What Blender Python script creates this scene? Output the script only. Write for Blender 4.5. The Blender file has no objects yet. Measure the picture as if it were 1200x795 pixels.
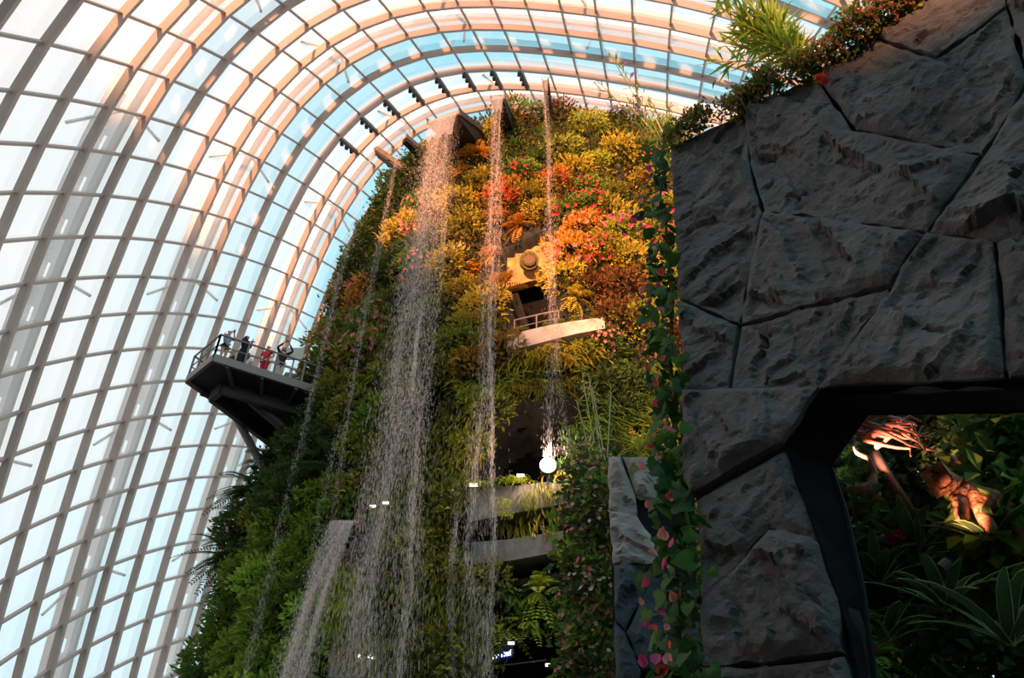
import bpy, bmesh, math, random
import numpy as np
from mathutils import Vector, Matrix, geometry

SC = bpy.context.scene
C = SC.collection
random.seed(7)
RNG = np.random.default_rng(7)

# ------------------------------------------------------------------ camera
F, W0, H0 = 919.0, 1200.0, 795.0           # focal length in pixels of a 1200x795 frame
PITCH, ROLL = math.radians(38.689), math.radians(0.599)
cf = np.array([0, math.cos(PITCH), math.sin(PITCH)])
_u = np.array([0, -math.sin(PITCH), math.cos(PITCH)])
_r = np.array([1.0, 0, 0])
cu = math.cos(ROLL) * _u - math.sin(ROLL) * _r
cr = math.cos(ROLL) * _r + math.sin(ROLL) * _u
cam = bpy.data.cameras.new('camera')
cam.sensor_width = 36.0
cam.lens = 36.0 * F / W0
cam.clip_end = 2000
cam_o = bpy.data.objects.new('camera', cam)
C.objects.link(cam_o)
M = Matrix(((cr[0], cu[0], -cf[0], 0), (cr[1], cu[1], -cf[1], 0), (cr[2], cu[2], -cf[2], 0), (0, 0, 0, 1)))
cam_o.matrix_world = M                       # eye at the origin, floor 1.7 m below
SC.camera = cam_o

# ------------------------------------------------------------------ world, sun, exposure
SC.view_settings.view_transform = 'Standard'
SC.view_settings.look = 'None'
SC.view_settings.gamma = 1.0
SC.view_settings.exposure = 0.36
SC.view_settings.use_curve_mapping = False
SC.cycles.max_bounces = 7
SC.cycles.diffuse_bounces = 3
SC.cycles.glossy_bounces = 2
SC.cycles.transmission_bounces = 4
SC.cycles.transparent_max_bounces = 64
SC.cycles.sample_clamp_indirect = 4.0

wd = bpy.data.worlds.new('sky')
SC.world = wd
wd.use_nodes = True
nt = wd.node_tree
nt.nodes.clear()
tc = nt.nodes.new('ShaderNodeTexCoord')
sep = nt.nodes.new('ShaderNodeSeparateXYZ')
nt.links.new(tc.outputs['Generated'], sep.inputs[0])
rmp = nt.nodes.new('ShaderNodeValToRGB')
el = rmp.color_ramp.elements
el[0].position = 0.0; el[0].color = (0.72, 0.83, 0.86, 1)
el[1].position = 1.0; el[1].color = (0.16, 0.60, 0.78, 1)
e = el.new(0.35); e.color = (0.62, 0.85, 0.92, 1)
e = el.new(0.72); e.color = (0.24, 0.72, 0.88, 1)
nt.links.new(sep.outputs['Z'], rmp.inputs[0])
nz = nt.nodes.new('ShaderNodeTexNoise')
nz.inputs['Scale'].default_value = 1.6
nz.inputs['Detail'].default_value = 5
mp = nt.nodes.new('ShaderNodeMapping')
mp.inputs['Location'].default_value = (0.3, 0.1, 0.0)
nt.links.new(tc.outputs['Generated'], mp.inputs[0])
nt.links.new(mp.outputs[0], nz.inputs['Vector'])
# thin cloud thickens towards the west (-X)
ma = nt.nodes.new('ShaderNodeMath'); ma.operation = 'MULTIPLY_ADD'
nt.links.new(sep.outputs['X'], ma.inputs[0]); ma.inputs[1].default_value = -1.6
mz = nt.nodes.new('ShaderNodeMath'); mz.operation = 'MULTIPLY_ADD'
nt.links.new(sep.outputs['Z'], mz.inputs[0]); mz.inputs[1].default_value = 1.3
nt.links.new(nz.outputs['Fac'], mz.inputs[2]); nt.links.new(mz.outputs[0], ma.inputs[2])
cr2 = nt.nodes.new('ShaderNodeMapRange')
cr2.inputs['From Min'].default_value = 1.72; cr2.inputs['From Max'].default_value = 2.2
nt.links.new(ma.outputs[0], cr2.inputs['Value'])
mx = nt.nodes.new('ShaderNodeMix'); mx.data_type = 'RGBA'
nt.links.new(cr2.outputs[0], mx.inputs['Factor'])
nt.links.new(rmp.outputs[0], mx.inputs[6])
mx.inputs[7].default_value = (0.95, 0.86, 0.83, 1)
bg = nt.nodes.new('ShaderNodeBackground')
bg.inputs['Strength'].default_value = 0.97
wo = nt.nodes.new('ShaderNodeOutputWorld')
nt.links.new(mx.outputs[2], bg.inputs['Color'])
nt.links.new(bg.outputs[0], wo.inputs['Surface'])

SUN_DIR = np.array([-0.35, -0.92, 0.18]); SUN_DIR /= np.linalg.norm(SUN_DIR)   # towards the low sun behind the camera
sun = bpy.data.lights.new('sun', 'SUN')
sun.energy = 10.5
sun.angle = math.radians(4)
sun.color = (1.0, 0.45, 0.22)
sun_o = bpy.data.objects.new('sun', sun); C.objects.link(sun_o)
sun_o.rotation_euler = Vector(SUN_DIR).to_track_quat('Z', 'Y').to_euler()

# ------------------------------------------------------------------ projection helpers
def ray(x, y):
    return cf + (x - W0/2)/F*cr + (H0/2 - y)/F*cu
def px(p):
    p = np.asarray(p, float); s = p @ cf
    return np.stack([W0/2 + F*(p @ cr)/s, H0/2 - F*(p @ cu)/s], -1)
def at_y(x, y, Y):
    v = ray(x, y); return v*(Y/v[1])
def at_z(x, y, Z):
    v = ray(x, y); return v*(Z/v[2])

# ------------------------------------------------------------------ object helpers
def tag(o, label=None, cat=None, group=None, kind=None):
    if label: o['label'] = label
    if cat: o['category'] = cat
    if group: o['group'] = group
    if kind: o['kind'] = kind
    return o
def empty(name, loc=(0, 0, 0), rz=0.0):
    o = bpy.data.objects.new(name, None); C.objects.link(o)
    o.location = loc; o.rotation_euler = (0, 0, rz); o.empty_display_size = 0.2
    return o
def obj(name, mesh, mat=None, parent=None, loc=None):
    if mat is not None and not mesh.materials:
        for m in (mat if isinstance(mat, (list, tuple)) else [mat]): mesh.materials.append(m)
    o = bpy.data.objects.new(name, mesh); C.objects.link(o)
    if parent: o.parent = parent
    if loc is not None: o.location = loc
    return o
def mesh_np(name, V, faces, smooth=False):
    """V (n,3); faces: an (m,3) or (m,4) int array, or a list of such arrays"""
    me = bpy.data.meshes.new(name)
    V = np.asarray(V, np.float32)
    fl = faces if isinstance(faces, list) else [faces]
    if np.ndim(fl[0]) == 1: fl = [[f for f in fl if len(f) == k] for k in (3, 4)]
    fl = [np.asarray(f, np.int32) for f in fl if len(f)]
    me.vertices.add(len(V)); me.vertices.foreach_set('co', V.ravel())
    idx = np.concatenate([f.ravel() for f in fl])
    tot = np.concatenate([np.full(len(f), f.shape[1], np.int32) for f in fl])
    st = np.concatenate([[0], np.cumsum(tot)[:-1]]).astype(np.int32)
    me.loops.add(len(idx)); me.loops.foreach_set('vertex_index', idx)
    me.polygons.add(len(tot)); me.polygons.foreach_set('loop_start', st)
    me.polygons.foreach_set('use_smooth', np.full(len(tot), smooth))
    me.update(calc_edges=True)
    return me
class MB:
    """collects simple solids, then makes ONE mesh"""
    def __init__(s): s.v = []; s.f3 = []; s.f4 = []; s.n = 0
    def raw(s, V, f4=(), f3=()):
        V = np.asarray(V, float); s.v.append(V)
        if len(f4): s.f4.append(np.asarray(f4, int) + s.n)
        if len(f3): s.f3.append(np.asarray(f3, int) + s.n)
        s.n += len(V); return s
    def hexa(s, P):      # 8 corners: 4 of one end, 4 of the other
        return s.raw(P, f4=[(0,3,2,1),(4,5,6,7),(0,1,5,4),(1,2,6,5),(2,3,7,6),(3,0,4,7)])
    def box(s, c, d, rz=0.0):
        c = np.asarray(c, float); hx, hy, hz = np.asarray(d, float)/2
        P = np.array([(-hx,-hy,-hz),(hx,-hy,-hz),(hx,hy,-hz),(-hx,hy,-hz),(-hx,-hy,hz),(hx,-hy,hz),(hx,hy,hz),(-hx,hy,hz)])
        if rz:
            k, q = math.cos(rz), math.sin(rz)
            P = np.stack([P[:,0]*k-P[:,1]*q, P[:,0]*q+P[:,1]*k, P[:,2]], -1)
        return s.hexa(P + c)
    def bar(s, a, b, w, h, up=(0, 0, 1)):   # rectangular bar: w across, h along `up`
        a = np.asarray(a, float); b = np.asarray(b, float); d = (b-a)/np.linalg.norm(b-a)
        up = np.asarray(up, float); x = np.cross(d, up); x /= np.linalg.norm(x); z = np.cross(x, d)
        q = [(-x*w-z*h)/2, (x*w-z*h)/2, (x*w+z*h)/2, (-x*w+z*h)/2]
        return s.hexa(np.array([a+k for k in q] + [b+k for k in q]))
    def tube(s, pts, r, n=8, cap=True):
        pts = np.asarray(pts, float); m = len(pts)
        rr = np.full(m, r, float) if np.isscalar(r) else np.asarray(r, float)
        T = np.gradient(pts, axis=0); T /= np.linalg.norm(T, axis=1)[:, None] + 1e-9
        ref = np.array([0, 0, 1.0]) if abs(T[:, 2]).mean() < 0.8 else np.array([1.0, 0, 0])
        V = []
        for k in range(m):
            x = np.cross(T[k], ref); x /= np.linalg.norm(x); y = np.cross(x, T[k])
            for a in np.arange(n)*2*math.pi/n: V.append(pts[k] + rr[k]*(x*math.cos(a) + y*math.sin(a)))
        f4 = [(k*n+i, k*n+(i+1) % n, (k+1)*n+(i+1) % n, (k+1)*n+i) for k in range(m-1) for i in range(n)]
        f3 = []
        if cap:
            V += [pts[0], pts[-1]]; a, b = m*n, m*n+1
            f3 = [(a, (i+1) % n, i) for i in range(n)] + [(b, (m-1)*n+i, (m-1)*n+(i+1) % n) for i in range(n)]
        return s.raw(V, f4, f3)
    def prism(s, poly, ext):                # poly (n,3) extruded by vector ext, fan caps
        poly = np.asarray(poly, float); n = len(poly); ext = np.asarray(ext, float)
        tri = geometry.tessellate_polygon([[Vector(p) for p in poly]])
        f3 = [tuple(t) for t in tri] + [(t[2]+n, t[1]+n, t[0]+n) for t in tri]
        return s.raw(np.concatenate([poly, poly+ext]), [(i, (i+1) % n, n+(i+1) % n, n+i) for i in range(n)], f3)
    def ball(s, c, r, nu=10, nv=7):
        c = np.asarray(c, float); r = np.asarray(r, float)*np.ones(3)
        V = [c + r*np.array([math.sin(math.pi*j/nv)*math.cos(2*math.pi*i/nu), math.sin(math.pi*j/nv)*math.sin(2*math.pi*i/nu), math.cos(math.pi*j/nv)])
             for j in range(nv+1) for i in range(nu)]
        return s.raw(V, [(j*nu+i, (j+1)*nu+i, (j+1)*nu+(i+1) % nu, j*nu+(i+1) % nu) for j in range(nv) for i in range(nu)])
    def mesh(s, name, smooth=False):
        fl = []
        if s.f4: fl.append(np.concatenate(s.f4))
        if s.f3: fl.append(np.concatenate(s.f3))
        me = mesh_np(name, np.concatenate(s.v), fl, smooth)
        bm = bmesh.new(); bm.from_mesh(me); bmesh.ops.recalc_face_normals(bm, faces=bm.faces); bm.to_mesh(me); bm.free()
        return me
    def obj(s, name, mat, parent=None, smooth=False):
        return obj(name, s.mesh(name, smooth), mat, parent)
def clone(o, parent=None, M=None):
    c = o.copy(); C.objects.link(c)
    if parent: c.parent = parent
    for ch in list(o.children): clone(ch, c)
    return c

# ------------------------------------------------------------------ numpy noise
def _hash(ix, iy, iz, seed):
    n = (ix*374761393 + iy*668265263 + iz*1274126177 + seed*974634777) & 0xffffffff
    n = ((n ^ (n >> 13))*1274126177) & 0xffffffff
    return ((n ^ (n >> 16)) & 0xffff)/65535.0
def vnoise(p, seed=0):
    p = np.asarray(p, float); i = np.floor(p).astype(np.int64); f = p-i; f = f*f*(3-2*f); out = 0
    for dx in (0, 1):
        for dy in (0, 1):
            for dz in (0, 1):
                w = (f[:,0] if dx else 1-f[:,0])*(f[:,1] if dy else 1-f[:,1])*(f[:,2] if dz else 1-f[:,2])
                out = out + w*_hash(i[:,0]+dx, i[:,1]+dy, i[:,2]+dz, seed)
    return out*2-1
def fbm(p, oct=4, seed=0):
    s = 0; a = 1.0; p = np.asarray(p, float)
    for k in range(oct): s = s + a*vnoise(p*2**k, seed+k); a *= .5
    return s/1.9

# ------------------------------------------------------------------ materials
def mat_base(name):
    m = bpy.data.materials.new(name); m.use_nodes = True
    m.node_tree.nodes.clear(); return m, m.node_tree
def N(nt, t, **kw):
    n = nt.nodes.new('ShaderNode'+t)
    for k, v in kw.items():
        if k in n.inputs: n.inputs[k].default_value = v
        else: setattr(n, k, v)
    return n
def simple(name, col, rough=.6, metal=0.0, spec=.4, noise=0.0, scale=6.0, bump=0.0, bscale=30.0):
    m, t = mat_base(name)
    p = N(t, 'BsdfPrincipled', Roughness=rough, Metallic=metal); p.inputs['Specular IOR Level'].default_value = spec
    p.inputs['Base Color'].default_value = (*col, 1)
    o = N(t, 'OutputMaterial'); t.links.new(p.outputs[0], o.inputs[0])
    if noise or bump:
        c = N(t, 'TexCoord')
    if noise:
        n = N(t, 'TexNoise', Scale=scale, Detail=6.0); t.links.new(c.outputs['Object'], n.inputs['Vector'])
        r = N(t, 'ValToRGB'); t.links.new(n.outputs['Fac'], r.inputs[0])
        r.color_ramp.elements[0].position = .3; r.color_ramp.elements[1].position = .7
        r.color_ramp.elements[0].color = (*[x*(1-noise) for x in col], 1); r.color_ramp.elements[1].color = (*[min(1, x*(1+noise)) for x in col], 1)
        t.links.new(r.outputs[0], p.inputs['Base Color'])
    if bump:
        n = N(t, 'TexNoise', Scale=bscale, Detail=8.0); t.links.new(c.outputs['Object'], n.inputs['Vector'])
        b = N(t, 'Bump', Strength=bump, Distance=.05); t.links.new(n.outputs['Fac'], b.inputs['Height']); t.links.new(b.outputs[0], p.inputs['Normal'])
    return m
def leaf_mat(name, col, col2=None, var=.35, trans=.35, attr=False):
    """leaf colour varies from leaf to leaf and from plant to plant"""
    m, t = mat_base(name)
    if attr:
        a = N(t, 'Attribute'); a.attribute_name = 'leaf_colour'; colour = a.outputs['Color']
    else:
        g = N(t, 'NewGeometry'); oi = N(t, 'ObjectInfo')
        mxa = N(t, 'Mix'); mxa.data_type = 'RGBA'
        mxa.inputs[6].default_value = (*col, 1); mxa.inputs[7].default_value = (*(col2 or [x*.5 for x in col]), 1)
        t.links.new(g.outputs['Random Per Island'], mxa.inputs['Factor'])
        hs = N(t, 'HueSaturation')
        mr = N(t, 'MapRange'); mr.inputs['To Min'].default_value = 1-var; mr.inputs['To Max'].default_value = 1+var
        t.links.new(oi.outputs['Random'], mr.inputs['Value']); t.links.new(mr.outputs[0], hs.inputs['Value'])
        t.links.new(mxa.outputs[2], hs.inputs['Color']); colour = hs.outputs[0]
    d = N(t, 'BsdfPrincipled', Roughness=.55); d.inputs['Specular IOR Level'].default_value = .25
    tr = N(t, 'BsdfTranslucent'); mix = N(t, 'MixShader'); mix.inputs[0].default_value = trans
    t.links.new(colour, d.inputs['Base Color']); t.links.new(colour, tr.inputs['Color'])
    t.links.new(d.outputs[0], mix.inputs[1]); t.links.new(tr.outputs[0], mix.inputs[2])
    o = N(t, 'OutputMaterial'); t.links.new(mix.outputs[0], o.inputs[0])
    return m
def emit(name, col, s):
    m, t = mat_base(name); e = N(t, 'Emission', Strength=s); e.inputs['Color'].default_value = (*col, 1)
    o = N(t, 'OutputMaterial'); t.links.new(e.outputs[0], o.inputs[0]); return m
def rock_mat(name, c0, c1, moss=(.10, .085, .02), mossamt=.25, bump=.5, scale=1.0):
    m, t = mat_base(name)
    c = N(t, 'TexCoord'); p = N(t, 'BsdfPrincipled', Roughness=.85); p.inputs['Specular IOR Level'].default_value = .25
    n = N(t, 'TexNoise', Scale=1.1*scale, Detail=8.0, Roughness=.65); t.links.new(c.outputs['Object'], n.inputs['Vector'])
    r = N(t, 'ValToRGB'); r.color_ramp.elements[0].position = .3; r.color_ramp.elements[1].position = .72
    r.color_ramp.elements[0].color = (*c0, 1); r.color_ramp.elements[1].color = (*c1, 1)
    t.links.new(n.outputs['Fac'], r.inputs[0])
    n2 = N(t, 'TexNoise', Scale=.7*scale, Detail=4.0); t.links.new(c.outputs['Object'], n2.inputs['Vector'])
    mr = N(t, 'MapRange'); mr.inputs['From Min'].default_value = .60; mr.inputs['From Max'].default_value = .85; mr.inputs['To Max'].default_value = mossamt
    t.links.new(n2.outputs['Fac'], mr.inputs['Value'])
    mix = N(t, 'Mix'); mix.data_type = 'RGBA'; mix.inputs[7].default_value = (*moss, 1)
    t.links.new(mr.outputs[0], mix.inputs['Factor']); t.links.new(r.outputs[0], mix.inputs[6]); t.links.new(mix.outputs[2], p.inputs['Base Color'])
    b1 = N(t, 'TexNoise', Scale=9.0*scale, Detail=10.0, Roughness=.7); t.links.new(c.outputs['Object'], b1.inputs['Vector'])
    bp = N(t, 'Bump', Strength=bump, Distance=.06); t.links.new(b1.outputs['Fac'], bp.inputs['Height']); t.links.new(bp.outputs[0], p.inputs['Normal'])
    o = N(t, 'OutputMaterial'); t.links.new(p.outputs[0], o.inputs[0]); return m

M_STEEL = simple('painted_steel', (.52, .42, .37), .5, noise=.06, scale=.4)
M_STEEL_RIB = simple('outer_rib_paint', (.95, .83, .77), .5, noise=.04, scale=.3)
M_DARKSTEEL = simple('dark_steel', (.035, .034, .036), .45, noise=.2, scale=2)
M_RAIL = simple('rail_steel', (.24, .19, .17), .45)
M_CONC = simple('concrete', (.17, .15, .125), .8, noise=.3, scale=1.5, bump=.3, bscale=8)
M_CONC_PINK = simple('pale_concrete', (.52, .40, .34), .8, noise=.25, scale=1.5, bump=.3, bscale=8)
M_SOIL = simple('wet_soil', (.022, .020, .013), .9, noise=.5, scale=1.2, bump=.8, bscale=3)
M_DARK = simple('painted_recess_shade', (.007, .006, .0055), .9, spec=.1)  # shade of the tower recesses put into a near-black colour
M_ROCK = rock_mat('grey_rock', (.088, .082, .081), (.205, .183, .17), bump=1.1)
M_ROCK_CORE = simple('rock_joint', (.006, .006, .006), .95)
M_ROCK_LIGHT = rock_mat('pale_rock', (.24, .20, .18), (.46, .39, .35), scale=1.4, mossamt=.1)
M_ROCK_BLUE = rock_mat('blue_grey_rock', (.035, .045, .055), (.085, .095, .105), scale=1.4, mossamt=.1)
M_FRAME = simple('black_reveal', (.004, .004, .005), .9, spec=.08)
M_FRAME2 = simple('dark_blue_trim', (.012, .022, .028), .7, spec=.2)

# glass: clear with a weak mirror and a film of dust
def glass_mat():
    m, t = mat_base('dome_glass')
    tr = N(t, 'BsdfTransparent'); tr.inputs['Color'].default_value = (.93, .965, .97, 1)
    gl = N(t, 'BsdfGlossy', Roughness=.03); gl.inputs['Color'].default_value = (.9, .95, .95, 1)
    lw = N(t, 'LayerWeight', Blend=.25)
    mr = N(t, 'MapRange'); mr.inputs['To Min'].default_value = .03; mr.inputs['To Max'].default_value = .45
    t.links.new(lw.outputs['Fresnel'], mr.inputs['Value'])
    mix = N(t, 'MixShader'); t.links.new(mr.outputs[0], mix.inputs[0]); t.links.new(tr.outputs[0], mix.inputs[1]); t.links.new(gl.outputs[0], mix.inputs[2])
    du = N(t, 'BsdfTranslucent'); du.inputs['Color'].default_value = (.95, .95, .95, 1)
    c = N(t, 'TexCoord'); n = N(t, 'TexNoise', Scale=.15, Detail=5.0)
    t.links.new(c.outputs['Object'], n.inputs['Vector'])
    mr2 = N(t, 'MapRange'); mr2.inputs['From Min'].default_value = .4; mr2.inputs['From Max'].default_value = .8; mr2.inputs['To Min'].default_value = .15; mr2.inputs['To Max'].default_value = .36
    t.links.new(n.outputs['Fac'], mr2.inputs['Value'])
    mix2 = N(t, 'MixShader'); t.links.new(mr2.outputs[0], mix2.inputs[0]); t.links.new(mix.outputs[0], mix2.inputs[1]); t.links.new(du.outputs[0], mix2.inputs[2])
    o = N(t, 'OutputMaterial'); t.links.new(mix2.outputs[0], o.inputs[0]); return m
M_GLASS = glass_mat()
def water_mat(name, col, alpha):
    m, t = mat_base(name)
    d = N(t, 'BsdfPrincipled', Roughness=.25); d.inputs['Base Color'].default_value = (*col, 1)
    l = N(t, 'BsdfTranslucent'); l.inputs['Color'].default_value = (*col, 1)
    a = N(t, 'MixShader'); a.inputs[0].default_value = .5
    tr = N(t, 'BsdfTransparent'); b = N(t, 'MixShader'); b.inputs[0].default_value = alpha
    t.links.new(d.outputs[0], a.inputs[1]); t.links.new(l.outputs[0], a.inputs[2])
    t.links.new(tr.outputs[0], b.inputs[1]); t.links.new(a.outputs[0], b.inputs[2])
    o = N(t, 'OutputMaterial'); t.links.new(b.outputs[0], o.inputs[0]); return m
M_DROPS = water_mat('falling_water', (.92, .78, .74), .21)
M_SHEET = water_mat('water_sheet', (.74, .74, .78), .33)

# ------------------------------------------------------------------ ground
fl = MB().box((0, 20, -1.85), (160, 200, .3)).obj('floor', simple('paving', (.06, .055, .05), .8, noise=.3, scale=.5))
tag(fl, 'dark paved floor of the glasshouse', kind='structure')

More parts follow.
